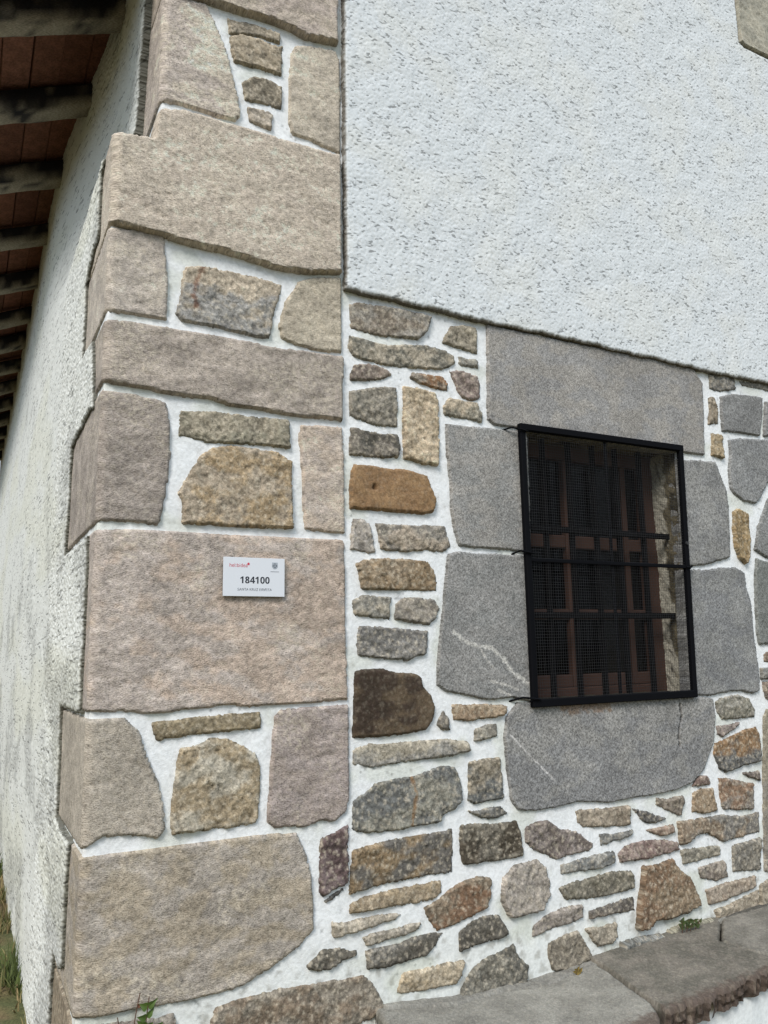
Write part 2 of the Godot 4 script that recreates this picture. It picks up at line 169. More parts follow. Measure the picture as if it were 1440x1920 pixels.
	stone(front_wall, "rubble_stone", "r", "97907d", "7e796c", 0.40, Vector2(0.0, 0.0), 0.009, 0.000, 0.0060, "", [234.2,70.2,244.6,69.9,256.9,69.1,256.5,65.6,245.1,65.0,234.7,64.9], [])
	stone(front_wall, "rubble_stone", "r", "837c6e", "6d6a63", 0.40, Vector2(0.4, 0.0), 0.009, 0.000, 0.0060, "", [265.1,68.1,274.2,68.8,283.0,69.3,281.5,56.5,270.4,57.3,264.3,57.8], [])
	stone(front_wall, "rubble_stone", "r", "86796c", "9a8f81", 0.40, Vector2(0.0, 0.0), 0.009, 0.000, 0.0060, "", [243.7,62.3,252.3,62.6,258.9,63.2,260.8,56.5,253.6,55.7,244.3,58.1], [])
	stone(front_wall, "rubble_stone", "r", "9a8a77", "887661", 0.40, Vector2(0.0, 0.0), 0.009, 0.000, 0.0060, "", [246.8,52.9,258.8,53.9,267.7,54.1,277.4,54.2,276.8,49.9,266.9,48.5,258.0,47.4,248.2,47.1], [])
	stone(front_wall, "rubble_stone", "r", "a3937b", "958972", 0.40, Vector2(0.0, 0.0), 0.009, 0.000, 0.0060, "", [251.1,44.2,258.7,44.8,268.9,46.8,279.4,48.1,278.6,41.0,268.0,39.8,257.9,38.6,252.8,40.8], [])
	stone(front_wall, "rubble_stone", "r", "8f8a74", "7b7762", 0.40, Vector2(0.0, 0.0), 0.020, 0.000, 0.0060, "", [223.3,41.1,231.4,42.4,240.6,42.3,254.2,40.8,256.6,39.0,249.3,36.1,239.8,35.6,223.9,38.0], [])
	stone(front_wall, "rubble_stone", "r", "858681", "6f706a", 0.40, Vector2(0.0, 0.0), 0.025, 0.000, 0.0060, "", [198.3,40.9,207.6,41.2,219.9,40.4,220.8,39.0,214.8,37.4,205.3,37.1,198.4,37.7], [])
	stone(front_wall, "rubble_stone", "r", "92795a", "9b8567", 0.40, Vector2(0.0, 0.0), 0.009, 0.000, 0.0060, "", [244.0,92.1,248.4,93.1,256.0,92.8,257.6,83.5,249.4,83.3,242.6,84.7], [])
	stone(front_wall, "rubble_stone", "r", "7c655b", "927d71", 0.40, Vector2(0.0, 0.0), 0.009, 0.000, 0.0060, "", [245.0,96.3,248.0,98.6,253.4,98.2,254.9,94.7,248.6,94.6,244.3,95.0], [])
	stone(front_wall, "rubble_stone", "r", "8f7054", "7f7a72", 0.50, Vector2(0.0, 0.0), 0.009, 0.000, 0.0060, "", [260.3,96.5,265.3,96.0,273.1,94.2,281.6,92.3,280.5,81.9,271.5,82.4,261.0,83.9,260.0,89.1], [])
	stone(front_wall, "rubble_stone", "r", "7d7068", "6f645c", 0.40, Vector2(0.0, 0.0), 0.009, 0.000, 0.0060, "", [275.8,97.4,286.4,97.3,286.5,93.4,279.1,95.6], [])
	stone(front_wall, "rubble_stone", "r", "8c6b43", "646360", 0.50, Vector2(0.0, -1.1), 0.009, 0.000, 0.0060, "stone orange above and slate grey below", [259.4,111.4,266.3,112.5,278.3,115.5,286.8,116.6,289.3,113.3,288.0,101.7,276.3,100.8,264.6,98.7,260.9,100.9,258.3,107.0], [])
	stone(front_wall, "rubble_stone", "r", "8b7d75", "7b6d65", 0.40, Vector2(0.0, 0.0), 0.009, 0.000, 0.0060, "", [261.4,118.5,267.1,118.5,276.4,119.1,272.6,116.7,264.2,113.7,261.6,115.1], [])
	stone(front_wall, "rubble_stone", "r", "817d6d", "9c978c", 0.45, Vector2(0.4, 0.0), 0.009, 0.000, 0.0060, "", [262.1,128.7,266.3,130.4,276.9,131.2,283.7,129.3,287.3,124.4,286.2,121.3,275.5,121.1,265.2,121.3,262.7,124.1], [])
	stone(front_wall, "quoin_stone", "q", "8f8670", "7b746a", 0.50, Vector2(0.0, -0.7), 0.009, 0.000, 0.0070, "", [292.4,120.2,295.1,124.0,319.3,124.5,310.1,51.9,283.9,55.1,287.5,86.5], [])
	stone(front_wall, "rubble_stone", "r", "948770", "867b68", 0.40, Vector2(0.0, 0.0), 0.009, 0.000, 0.0060, "", [280.3,50.1,285.7,51.6,309.8,50.4,309.2,39.2,278.9,40.6], [])
	stone(front_wall, "rubble_stone", "r", "8b7660", "7d6a57", 0.40, Vector2(0.0, 0.0), 0.009, 0.000, 0.0060, "", [297.0,148.9,300.2,150.0,321.8,150.8,320.7,144.2,297.0,145.4], [])
	stone(front_wall, "rubble_stone", "r", "6d6d69", "81807a", 0.40, Vector2(0.0, 0.0), 0.009, 0.000, 0.0060, "", [293.9,142.5,306.5,142.8,329.9,142.2,329.1,137.1,293.7,137.9], [])
	stone(front_wall, "rubble_stone", "r", "7d7066", "8c7a62", 0.40, Vector2(0.0, 0.0), 0.009, 0.000, 0.0060, "", [294.7,136.1,305.6,136.6,328.9,135.9,327.5,127.2,304.3,128.2,295.9,128.6,294.7,132.7], [])
	stone(front_wall, "rubble_stone", "r", "7f7c76", "8c8472", 0.40, Vector2(0.0, 0.0), 0.009, 0.000, 0.0060, "", [276.5,282.1,286.1,283.5,294.2,282.8,294.6,277.6,290.6,276.4,283.2,274.7,276.6,275.0], [])
	stone(front_wall, "rubble_stone", "r", "7c7a74", "88847a", 0.40, Vector2(0.0, 0.0), 0.009, 0.000, 0.0060, "", [298.8,282.1,308.3,282.8,353.8,285.2,353.0,280.9,327.3,280.1,314.6,280.1,300.3,280.0], [])
	stone(front_wall, "rubble_stone", "r", "948570", "86775f", 0.40, Vector2(0.0, 0.0), 0.009, 0.000, 0.0060, "", [275.1,270.4,278.3,271.1,280.4,266.6,280.0,258.0,273.1,257.1,274.8,264.0], [])
	stone(front_wall, "rubble_stone", "r", "8f7a57", "9d8964", 0.40, Vector2(0.0, 0.0), 0.009, 0.000, 0.0060, "", [274.7,253.0,281.7,252.5,281.8,246.5,281.4,241.1,277.2,241.4,273.4,241.9,274.5,247.6], [])
	stone(front_wall, "rubble_stone", "g", "7a7a79", "858584", 0.30, Vector2(0.0, 0.0), 0.012, 0.000, 0.0060, "", [283.1,272.0,292.0,274.5,303.2,275.4,313.7,275.5,312.1,266.0,308.9,255.1,296.7,255.1,282.2,254.7,282.5,263.6], [])
	stone(front_wall, "rubble_stone", "g", "7f8080", "8a8a88", 0.30, Vector2(0.0, 0.0), 0.012, 0.000, 0.0060, "", [286.2,250.7,294.5,252.3,313.4,253.7,348.5,255.4,345.7,238.3,310.6,231.4,305.3,224.0,301.2,220.8,293.0,221.2,286.3,224.4,284.0,227.3,284.3,236.1,286.6,243.8], [])
	stone(front_wall, "rubble_stone", "r", "a48a5a", "8b7041", 0.40, Vector2(0.0, 0.0), 0.014, 0.000, 0.0060, "narrow upright tan stone right of the window", [285.0,215.7,288.7,217.2,295.7,215.1,294.6,205.8,292.7,194.7,289.6,190.7,285.6,193.9,283.7,199.2,284.0,208.3], [])
	stone(front_wall, "rubble_stone", "g", "7b7b7a", "858584", 0.30, Vector2(0.0, 0.0), 0.012, 0.000, 0.0060, "", [315.7,273.8,326.2,274.5,351.8,275.1,349.2,259.3,312.2,255.5], [])
	stone(front_wall, "rubble_stone", "g", "7a7b79", "848585", 0.30, Vector2(0.0, 0.0), 0.012, 0.000, 0.0060, "", [301.4,209.3,310.7,223.7,344.4,230.8,337.9,191.4,304.8,194.6,297.5,198.0], [])
	stone(front_wall, "rubble_stone", "g", "70736f", "7d807c", 0.30, Vector2(0.0, 0.0), 0.012, 0.000, 0.0060, "", [297.9,194.1,306.1,192.2,337.2,187.5,331.7,154.4,294.3,153.6,293.4,159.5,295.4,183.4], [])
	stone(front_wall, "lintel_stone", "g", "8b8987", "938d84", 0.40, Vector2(0.0, 0.0), 0.012, 0.000, 0.0060, "wide grey lintel stone over the window", [146.7,284.0,158.1,283.8,187.2,283.6,224.0,283.6,250.4,283.7,265.9,282.9,270.9,276.7,269.8,261.0,268.1,241.4,250.0,241.1,249.9,240.9,163.7,241.8,163.7,241.1,157.3,242.1,148.6,241.8,145.4,244.0], [])
	stone(front_wall, "jamb_stone", "g", "8c8b88", "96918a", 0.40, Vector2(0.0, 0.0), 0.012, 0.000, 0.0060, "", [125.7,239.7,136.0,239.9,146.5,240.2,157.5,240.6,164.5,240.7,163.7,191.0,155.6,191.7,147.7,192.0,137.5,192.0,130.0,192.3,127.8,198.5,126.9,205.1,126.8,215.7,125.6,228.3], [])
	stone(front_wall, "jamb_stone", "g", "828280", "8b8986", 0.40, Vector2(0.0, 0.0), 0.012, 0.000, 0.0045, "lower left jamb stone with pale crossing veins", [124.9,189.0,129.9,190.2,137.4,189.7,147.6,189.9,163.6,189.7,162.8,132.9,151.8,135.6,143.7,135.2,138.4,135.4,131.9,137.0,122.2,138.9,118.7,141.2,119.0,150.0,120.4,158.1,121.9,168.9,123.4,179.8], [["vein", 0.0100, "c6c4be", [125.9,159.9,130.6,156.9,135.8,155.2,142.5,154.0,147.8,150.0,151.7,144.9,159.1,140.3]], ["vein", 0.0060, "bdbab4", [136.5,155.2,140.3,149.6,143.5,146.3]], ["vein", 0.0070, "bfbcb6", [141.9,141.7,148.7,140.3,154.1,138.5]], ["vein", 0.0060, "bfbcb6", [144.5,138.6,150.5,136.2]]])
	stone(front_wall, "jamb_stone", "g", "7f7f7e", "8b8a86", 0.40, Vector2(0.0, 0.0), 0.012, 0.000, 0.0060, "", [249.5,237.3,264.6,238.5,275.0,238.7,277.6,233.0,281.0,225.3,281.4,217.4,280.6,205.2,279.4,193.6,272.4,192.1,263.0,189.6,248.9,188.4], [])
	stone(front_wall, "jamb_stone", "g", "7c7d7e", "888885", 0.40, Vector2(0.0, 0.0), 0.012, 0.000, 0.0060, "", [248.7,187.0,262.0,187.1,273.8,188.7,282.4,189.0,288.4,186.7,288.5,179.7,290.9,173.0,290.8,156.5,291.7,144.8,291.5,132.8,287.0,131.5,278.6,133.1,266.7,132.8,260.0,131.7,246.5,132.3], [])
	stone(front_wall, "sill_stone", "g", "7f7f7f", "8d8b86", 0.40, Vector2(0.0, 0.5), 0.012, 0.000, 0.0042, "big grey sill stone under the window with a crack and a thin pale vein", [148.7,128.3,154.0,133.3,161.6,133.0,202.3,132.0,250.0,131.7,259.9,130.3,260.7,123.4,258.3,112.3,251.4,101.7,244.4,96.8,234.6,94.4,220.8,93.6,207.5,93.5,196.1,93.0,181.3,95.0,172.0,94.0,159.2,93.8,151.9,94.9,149.1,98.6,147.8,110.1,147.2,121.6], [["crack", 0.0050, "3c3b3a", [239.3,128.6,239.7,123.4,237.1,117.0,237.4,111.5]], ["rust", 0.0300, "8a7058", [175.8,130.7,199.3,130.4]], ["vein", 0.0042, "c8c6c4", [149.6,121.9,156.7,115.2,162.7,109.8,170.0,103.2]]])
	stone(corner_pier, "quoin_stone", "r", "97866c", "84745c", 0.4, Vector2.ZERO, 0.006, -0.004, 0.008, "brown rough quoin at the foot of the side wall", [0.4, 2, 0.4, 30, 0.2, 50, -12, 54, -70, 54, -70, 2], [])
	more_rubble()
	make_window()
	make_eaves()
	# ------------------------------------------------------------ things
	make_guard()
	make_plaque()
	make_ledge()
	make_weeds()


# ---------------------------------------------------------------- naming
func tag(o: Node, label: String, category := "", group := "", kind := "") -> void:
	if label: o.set_meta("label", label)
	if category: o.set_meta("category", category)
	if group: o.set_meta("group", group)
	if kind: o.set_meta("kind", kind)


func fresh(called: String, parent: Node) -> String:
	if not parent.has_node(NodePath(called)):
		return called
	var k := 1
	while parent.has_node(NodePath("%s_%03d" % [called, k])):
		k += 1
	return "%s_%03d" % [called, k]


var taken := {}
func part(called: String, m: Mesh, mat: Material, parent: Node) -> MeshInstance3D:
	var o := MeshInstance3D.new()
	var key := "%d/%s" % [parent.get_instance_id(), called]
	var k: int = taken.get(key, 0)
	taken[key] = k + 1
	o.name = called if k == 0 else "%s_%03d" % [called, k]
	o.mesh = m
	if mat: o.material_override = mat
	parent.add_child(o, true)
	return o


func muted(hex: String) -> Color:
	var c := lin(hex)
	var y := 0.25 * c.r + 0.65 * c.g + 0.10 * c.b
	return c.lerp(Color(y, y, y), 0.30)


func lin(hex: String) -> Color:
	return Color(hex).srgb_to_linear()


# ---------------------------------------------------------------- textures
func noise_bytes(sd: int, per_texel: float, octaves := 3, kind := FastNoiseLite.TYPE_SIMPLEX, size := 1024) -> PackedByteArray:
	var n := FastNoiseLite.new()
	n.seed = sd
	n.noise_type = kind
	n.frequency = per_texel
	n.fractal_type = FastNoiseLite.FRACTAL_FBM if octaves > 1 else FastNoiseLite.FRACTAL_NONE
	n.fractal_octaves = octaves
	if kind == FastNoiseLite.TYPE_CELLULAR:
		n.cellular_return_type = FastNoiseLite.RETURN_DISTANCE
	var im := n.get_seamless_image(size, size, false, false, 0.12, true)
	im.convert(Image.FORMAT_L8)
	return im.get_data()


func grey_tex(b: PackedByteArray, size := 1024) -> ImageTexture:
	return ImageTexture.create_from_image(Image.create_from_data(size, size, false, Image.FORMAT_L8, b))


func surface(called: String, value: PackedByteArray, height: PackedByteArray, depth_cm: float, rough := 0.92, triplanar := 0.0) -> StandardMaterial3D:
	# value: linear albedo share in 0..255; it is coded as sRGB here and its mean is kept, so that vertex colours stay true
	var lut := PackedByteArray()
	lut.resize(256)
	for i in 256:
		lut[i] = int(round(255.0 * Color(i / 255.0, 0, 0).linear_to_srgb().r))
	var sum := 0.0
	var coded := PackedByteArray()
	coded.resize(value.size())
	for i in value.size():
		sum += value[i]
		coded[i] = lut[value[i]]
	mean[called] = sum / value.size() / 255.0
	var m := StandardMaterial3D.new()
	m.resource_name = called
	m.vertex_color_use_as_albedo = true
	m.albedo_texture = grey_tex(coded)
	m.roughness = rough
	m.metallic_specular = 0.3
	if depth_cm > 0.0:
		m.heightmap_enabled = true
		m.heightmap_texture = grey_tex(height)
		m.heightmap_scale = depth_cm
	if triplanar > 0.0:
		m.uv1_triplanar = true
		m.uv1_scale = Vector3.ONE * triplanar
	mats[called] = m
	return m


func plain(called: String, hex: String, rough := 0.7, metal := 0.0) -> StandardMaterial3D:
	var m := StandardMaterial3D.new()
	m.resource_name = called
	m.albedo_color = Color(hex)
	m.roughness = rough
	m.metallic = metal
	mats[called] = m
	return m


func grain(sd: int, cells: int) -> PackedByteArray:
	# random grit with no preferred direction: cells x cells grains stretched over the tile
	var r := RandomNumberGenerator.new()
	r.seed = sd
	var b := PackedByteArray()
	b.resize(cells * cells)
	for i in b.size(): b[i] = r.randi() % 256
	var im := Image.create_from_data(cells, cells, false, Image.FORMAT_L8, b)
	im.resize(1024, 1024, Image.INTERPOLATE_CUBIC)
	return im.get_data()


func even_out(b: PackedByteArray) -> void:
	# spread the grey levels evenly over 0..255, so that a threshold is a share of the area
	var bins := PackedInt32Array()
	bins.resize(256)
	for x in b: bins[x] += 1
	var map := PackedByteArray()
	map.resize(256)
	var sum := 0
	for k in 256:
		map[k] = int(255.0 * (sum + 0.5 * bins[k]) / b.size())
		sum += bins[k]
	for i in b.size(): b[i] = map[b[i]]


func make_materials() -> void:
	var fine := noise_bytes(1, 0.16, 2)
	var mid := noise_bytes(2, 0.045, 4)
	var broad := noise_bytes(3, 0.012, 4)
	var dots := noise_bytes(4, 0.10, 2)
	var cell := noise_bytes(6, 0.075, 1, FastNoiseLite.TYPE_CELLULAR)
	var g3 := grain(21, 340)
	var g6 := grain(22, 170)
	var g12 := grain(23, 86)
	var g22 := grain(24, 50)
	for b in [fine, mid, broad, dots, cell, g3, g6, g12, g22]: even_out(b)
	var n := fine.size()
	var v := PackedByteArray()
	var h := PackedByteArray()
	v.resize(n)
	h.resize(n)
	# dressed sandstone: tool-roughened, pale flecks, a few dark pits
	for i in n:
		var a := fine[i] / 255.0
		var b := mid[i] / 255.0
		var c := broad[i] / 255.0
		var d := dots[i] / 255.0
		var q := mid[((i / 1024 * 3) % 1024) * 1024 + i % 1024] / 255.0
		var w := dots[((i / 1024 * 2) % 1024) * 1024 + i % 1024] / 255.0
		var x3 := g3[i] / 255.0 - 0.5
		var x6 := g6[((i / 1024 * 2) % 1024) * 1024 + i % 1024] / 255.0 - 0.5
		var x12 := g12[((i / 1024 * 2) % 1024) * 1024 + i % 1024] / 255.0 - 0.5
		var t := 0.62 + 0.16 * x3 + 0.12 * x6 + 0.07 * x12 + 0.05 * (c - 0.5)
		if x6 < -0.46: t -= 0.12
		if d > 0.88: t += (d - 0.88) * 1.2
		if d < 0.10: t -= (0.10 - d) * 3.0
		v[i] = int(clampf(t, 0.12, 1.0) * 255.0)
		h[i] = int(clampf(0.5 + 0.25 * x3 + 0.50 * x6 + 0.25 * x12, 0.0, 1.0) * 255.0)
	surface("dressed", v, h, 0.13)
	# grey crystalline stone: salt and pepper
	for i in n:
		var a := fine[i] / 255.0
		var d := dots[i] / 255.0
		var c := mid[i] / 255.0
		var t := 0.57 + 0.34 * (g3[i] / 255.0 - 0.5) + 0.26 * (g6[i] / 255.0 - 0.5) + 0.08 * (c - 0.5)
		v[i] = int(clampf(t, 0.10, 1.0) * 255.0)
		h[i] = int(clampf(0.6 * g6[i] / 255.0 + 0.4 * g12[i] / 255.0, 0.0, 1.0) * 255.0)
	surface("crystalline", v, h, 0.07)
	# rough rubble: blotches and lichen
	for i in n:
		var a := fine[i] / 255.0
		var b := mid[i] / 255.0
		var c := broad[i] / 255.0
		var d := dots[i] / 255.0
		var t := 0.58 + 0.18 * (g3[i] / 255.0 - 0.5) + 0.16 * (g6[i] / 255.0 - 0.5) + 0.16 * (g12[i] / 255.0 - 0.5) + 0.14 * (b - 0.5)
		if d > 0.86: t += (d - 0.86) * 2.2
		v[i] = int(clampf(t, 0.10, 1.0) * 255.0)
		h[i] = int(clampf((0.2 * g3[i] + 0.3 * g6[i] + 0.3 * g12[i]) / 255.0 + 0.2 * b, 0.0, 1.0) * 255.0)
	surface("rubble", v, h, 0.13)
	# smooth rubble
	for i in n:
		var a := fine[i] / 255.0
		var b := mid[i] / 255.0
		var d := dots[i] / 255.0
		var t := 0.66 + 0.18 * (g3[i] / 255.0 - 0.5) + 0.12 * (g6[i] / 255.0 - 0.5) + 0.10 * (b - 0.5)
		if d > 0.90: t += (d - 0.90) * 2.0
		v[i] = int(clampf(t, 0.10, 1.0) * 255.0)
		h[i] = int(clampf((0.3 * g3[i] + 0.4 * g6[i]) / 255.0 + 0.3 * b, 0.0, 1.0) * 255.0)
	surface("smooth", v, h, 0.08)
	# whitewashed mortar
	for i in n:
		var b := mid[i] / 255.0
		var a := fine[i] / 255.0
		v[i] = int(clampf(0.92 + 0.10 * (b - 0.5) + 0.06 * (a - 0.5), 0.3, 1.0) * 255.0)
		h[i] = int(clampf(0.4 * a + 0.6 * b, 0.0, 1.0) * 255.0)
	surface("mortar", v, h, 0.07)
	# roughcast: white, with grey grit showing
	for i in n:
		var d := dots[i] / 255.0
		var a := fine[i] / 255.0
		var c := cell[i] / 255.0
		var q := mid[((i / 1024 * 3) % 1024) * 1024 + (i + i / 1024 / 2) % 1024] / 255.0
		var t := 0.95 + 0.08 * (a - 0.5)
		var c2 := broad[i] / 255.0
		var at := ((i / 1024 * 2) % 1024) * 1024 + (i + i / 1024 / 2) % 1024
		var g := (g22[at] * 0.6 + g12[at] * 0.4) / 255.0 + 0.14 * (c2 - 0.5)
		if g < 0.23: t -= minf((0.23 - g) * 5.5, 0.50)
		v[i] = int(clampf(t, 0.15, 1.0) * 255.0)
		h[i] = int(clampf(0.60 * smoothstep(0.05, 0.45, g) + 0.25 * g3[i] / 255.0 + 0.15 * q, 0.0, 1.0) * 255.0)
	surface("roughcast", v, h, 0.05)
	# wood, terracotta, earth, concrete from the same noises
	for i in n:
		var x := i % 1024
		var y := i / 1024
		var s := mid[((y * 9) % 1024) * 1024 + x] / 255.0
		var a := fine[((y * 4) % 1024) * 1024 + (x / 4)] / 255.0
		v[i] = int(clampf(0.55 + 0.5 * (s - 0.5) + 0.2 * (a - 0.5), 0.08, 1.0) * 255.0)
		h[i] = v[i]
	surface("wood", v, h, 0.4, 0.85)
	for i in n:
		var b := mid[i] / 255.0
		var c := broad[i] / 255.0
		v[i] = int(clampf(0.70 + 0.22 * (b - 0.5) + 0.22 * (c - 0.5), 0.1, 1.0) * 255.0)
		h[i] = mid[i]
	surface("clay", v, h, 0.3)
	plain("black_iron", "0c0d11", 0.75).metallic_specular = 0.2
	plain("dark_iron", "0e0e10", 0.8).metallic_specular = 0.2
	plain("wire", "2b2c2e", 0.7, 0.0)
	plain("brown_wood", "442c21", 0.8)
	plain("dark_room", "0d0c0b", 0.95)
	plain("plaque_white", "dfe3ea", 0.35)
	plain("plaque_edge", "3a3c42", 0.5)
	plain("ink_dark", "20242e", 0.5)
	plain("ink_grey", "5b616b", 0.5)
	plain("ink_red", "c8384c", 0.5)
	plain("crest_pale", "aab2bb", 0.5)
	var gl := StandardMaterial3D.new()
	gl.resource_name = "glass"
	gl.albedo_color = Color(0.02, 0.02, 0.025, 0.55)
	gl.metallic_specular = 0.18
	gl.transparency = BaseMaterial3D.TRANSPARENCY_ALPHA
	gl.roughness = 0.05
	mats["glass"] = gl


# ---------------------------------------------------------------- frames: (u, v, height above the surface) -> place
const BEND := 0.011
func place(frame: int, u: float, v: float, h: float, x0: float) -> Vector3:
	if frame == 0:      # front wall, folded round the corner: u > 0 along the front, u < 0 along the side
		var a := PI * BEND / 4.0
		if u >= a:
			return Vector3(x0 + BEND + u - a, v, h)
		if u <= -a:
			return Vector3(x0 - h, v, -BEND + u + a)
		var t := (u + a) / (2.0 * a) * PI / 2.0
		return Vector3(x0 + BEND - cos(t) * (BEND + h), v, -BEND + sin(t) * (BEND + h))
	if frame == 1:      # side wall: u along z
		return Vector3(side_x(u, v) - h, v, u)
	# top of the ledge: u along x, v = -z
	return Vector3(u, ledge_y(u, -v) + h, -v)


func side_x(z: float, y: float) -> float:
	return -0.004 + 0.128 * smoothstep(3.19, 3.50, y) * smoothstep(-2.2, -0.40, z)


func ledge_y(x: float, z: float) -> float:
	var xs := [0.6, 0.95, 1.22, 1.53, 1.80, 2.10, 2.39, 2.85, 3.6, 4.6]
	var ys := [0.400, 0.390, 0.362, 0.352, 0.368, 0.388, 0.404, 0.425, 0.455, 0.49]
	for i in 9:
		if x <= xs[i + 1] or i == 8:
			var t: float = clampf((x - xs[i]) / (xs[i + 1] - xs[i]), 0.0, 1.0)
			return lerpf(ys[i], ys[i + 1], t) - 0.09 * z
	return 0.4


# ---------------------------------------------------------------- a sheet cut out by a field: kept where d > 0, with a skirt round its edge
func field_mesh(u0: float, v0: float, nx: int, ny: int, g: float, d: PackedFloat32Array, h: PackedFloat32Array, col: PackedColorArray, frame: int, x0: float, skirt: float, uvb := Transform2D.IDENTITY, gv := 0.0) -> ArrayMesh:
	if gv == 0.0: gv = g
	var pos := PackedVector3Array()
	var uv := PackedVector2Array()
	var vc := PackedColorArray()
	var low := PackedVector3Array()
	var grid := PackedInt32Array()
	grid.resize(nx * ny)
	for j in ny:
		for i in nx:
			var k := j * nx + i
			if d[k] > 0.0:
				grid[k] = pos.size()
				var u := u0 + i * g
				var v := v0 + j * gv
				pos.append(place(frame, u, v, h[k], x0))
				uv.append(uvb * Vector2(u, -v))
				vc.append(col[k])
			else:
				grid[k] = -1
	var cut := {}
	var tri := PackedInt32Array()
	var rim := PackedInt32Array()
	var ring := PackedInt32Array()
	for j in ny - 1:
		for i in nx - 1:
			var k := j * nx + i
			var a := grid[k]
			var b := grid[k + 1]
			var c := grid[k + nx + 1]
			var e := grid[k + nx]
			if a < 0 and b < 0 and c < 0 and e < 0:
				continue
			if a >= 0 and b >= 0 and c >= 0 and e >= 0:
				if (i + j) % 2:
					tri.append_array([a, b, c, a, c, e])
				else:
					tri.append_array([a, b, e, b, c, e])
				continue
			var ks := [k, k + 1, k + nx + 1, k + nx]
			ring.clear()
			var leave := -1
			var enter := -1
			for s in 4:
				var p: int = ks[s]
				var q: int = ks[(s + 1) % 4]
				if grid[p] >= 0:
					ring.append(grid[p])
				if (grid[p] >= 0) != (grid[q] >= 0):
					var key := mini(p, q) * 2 + (1 if absi(p - q) > 1 else 0)
					if not cut.has(key):
						var t := d[p] / (d[p] - d[q])
						var up := Vector2(u0 + (p % nx) * g, v0 + (p / nx) * gv)
						var uq := Vector2(u0 + (q % nx) * g, v0 + (q / nx) * gv)
						var m := up.lerp(uq, t)
						cut[key] = pos.size()
						pos.append(place(frame, m.x, m.y, lerpf(h[p], h[q], t), x0))
						uv.append(uvb * Vector2(m.x, -m.y))
						vc.append(col[p])
						low.append(place(frame, m.x, m.y, skirt, x0))
					ring.append(cut[key])
					if grid[p] >= 0:
						leave = cut[key]
					else:
						enter = cut[key]
					if leave >= 0 and enter >= 0 and skirt > -900.0:
						rim.append_array([leave, enter])
						leave = -1
						enter = -1
			for s in range(1, ring.size() - 1):
				tri.append_array([ring[0], ring[s], ring[s + 1]])
	# skirt: its own vertices, so that the arris stays sharp
	var top_n := pos.size()
	var under := {}
	var keys := cut.keys()
	for s in keys.size():
		under[cut[keys[s]]] = low[s]
	for s in range(0, rim.size(), 2):
		var p := rim[s]
		var q := rim[s + 1]
		var at := pos.size()
		if frame == 2:
			var pa := [pos[p], pos[q]]
			var pb := [under[p], under[q]]
			for row in 4:
				var ends := []
				for f in [row / 4.0, (row + 1) / 4.0]:
					for w in 2:
						var m: Vector3 = pa[w].lerp(pb[w], f)
						m.z += (0.011 * na.get_noise_2d(m.x * 22.0, m.y * 45.0) - 0.010 * f) * minf(1.0, f * 3.0)
						ends.append(m)
				at = pos.size()
				pos.append_array([ends[0], ends[1], ends[3], ends[2]])
				for w in 4:
					var m: Vector3 = pos[at + w]
					uv.append(Vector2(m.x, m.y + m.z) / 0.75)
					vc.append(vc[p] * (0.85 + 0.7 * na.get_noise_2d(m.x * 26.0, m.y * 40.0 + 5.0)))
				tri.append_array([at, at + 2, at + 1, at, at + 3, at + 2])
			continue
		pos.append_array([pos[p], pos[q], under[q], under[p]])
		uv.append_array([uv[p], uv[q], uv[q] + Vector2(0.6, 1.0) * pos[q].distance_to(under[q]), uv[p] + Vector2(0.6, 1.0) * pos[p].distance_to(under[p])])
		vc.append_array([vc[p], vc[q], vc[q], vc[p]])
		# leave -> enter runs along the inside edge anticlockwise, the outside lies to its right
		tri.append_array([at, at + 2, at + 1, at, at + 3, at + 2])
	var nrm := PackedVector3Array()
	nrm.resize(pos.size())
	for s in range(0, tri.size(), 3):
		var a := tri[s]
		var b := tri[s + 1]
		var c := tri[s + 2]
		var w := (pos[b] - pos[a]).cross(pos[c] - pos[a])
		nrm[a] += w
		nrm[b] += w
		nrm[c] += w
		tri[s + 1] = c          # Godot's front faces run clockwise
		tri[s + 2] = b
	for s in nrm.size():
		nrm[s] = nrm[s].normalized()
	var arr := []
	arr.resize(Mesh.ARRAY_MAX)
	arr[Mesh.ARRAY_VERTEX] = pos
	arr[Mesh.ARRAY_NORMAL] = nrm
	arr[Mesh.ARRAY_TEX_UV] = uv
	arr[Mesh.ARRAY_COLOR] = vc
	arr[Mesh.ARRAY_INDEX] = tri
	var me := ArrayMesh.new()
	me.add_surface_from_arrays(Mesh.PRIMITIVE_TRIANGLES, arr)
	return me


func inside_by(p: Vector2, o: PackedVector2Array) -> float:
	# distance to the outline, positive inside
	var best := 1e9
	var odd := false
	var n := o.size()
	var a := o[n - 1]
	for k in n:
		var b := o[k]
		var e := b - a
		var w := p - a
		var t := clampf(w.dot(e) / e.length_squared(), 0.0, 1.0)
		var q := (w - e * t).length_squared()
		if q < best: best = q
		if (a.y > p.y) != (b.y > p.y) and p.x < e.x * (p.y - a.y) / e.y + a.x:
			odd = not odd
		a = b
	best = sqrt(best)
	return best if odd else -best


func along(p: Vector2, o: PackedVector2Array) -> float:
	# distance to an open line
	if o.size() == 1: return p.distance_to(o[0])
	var best := 1e9
	for k in o.size() - 1:
		var e := o[k + 1] - o[k]
		var w := p - o[k]
		var t := clampf(w.dot(e) / maxf(e.length_squared(), 1e-9), 0.0, 1.0)
		best = minf(best, (w - e * t).length())
	return best


func points(cm: Array) -> PackedVector2Array:
	var o := PackedVector2Array()
	for k in range(0, cm.size(), 2):
		o.append(Vector2(cm[k], cm[k + 1]) * 0.01)
	return o


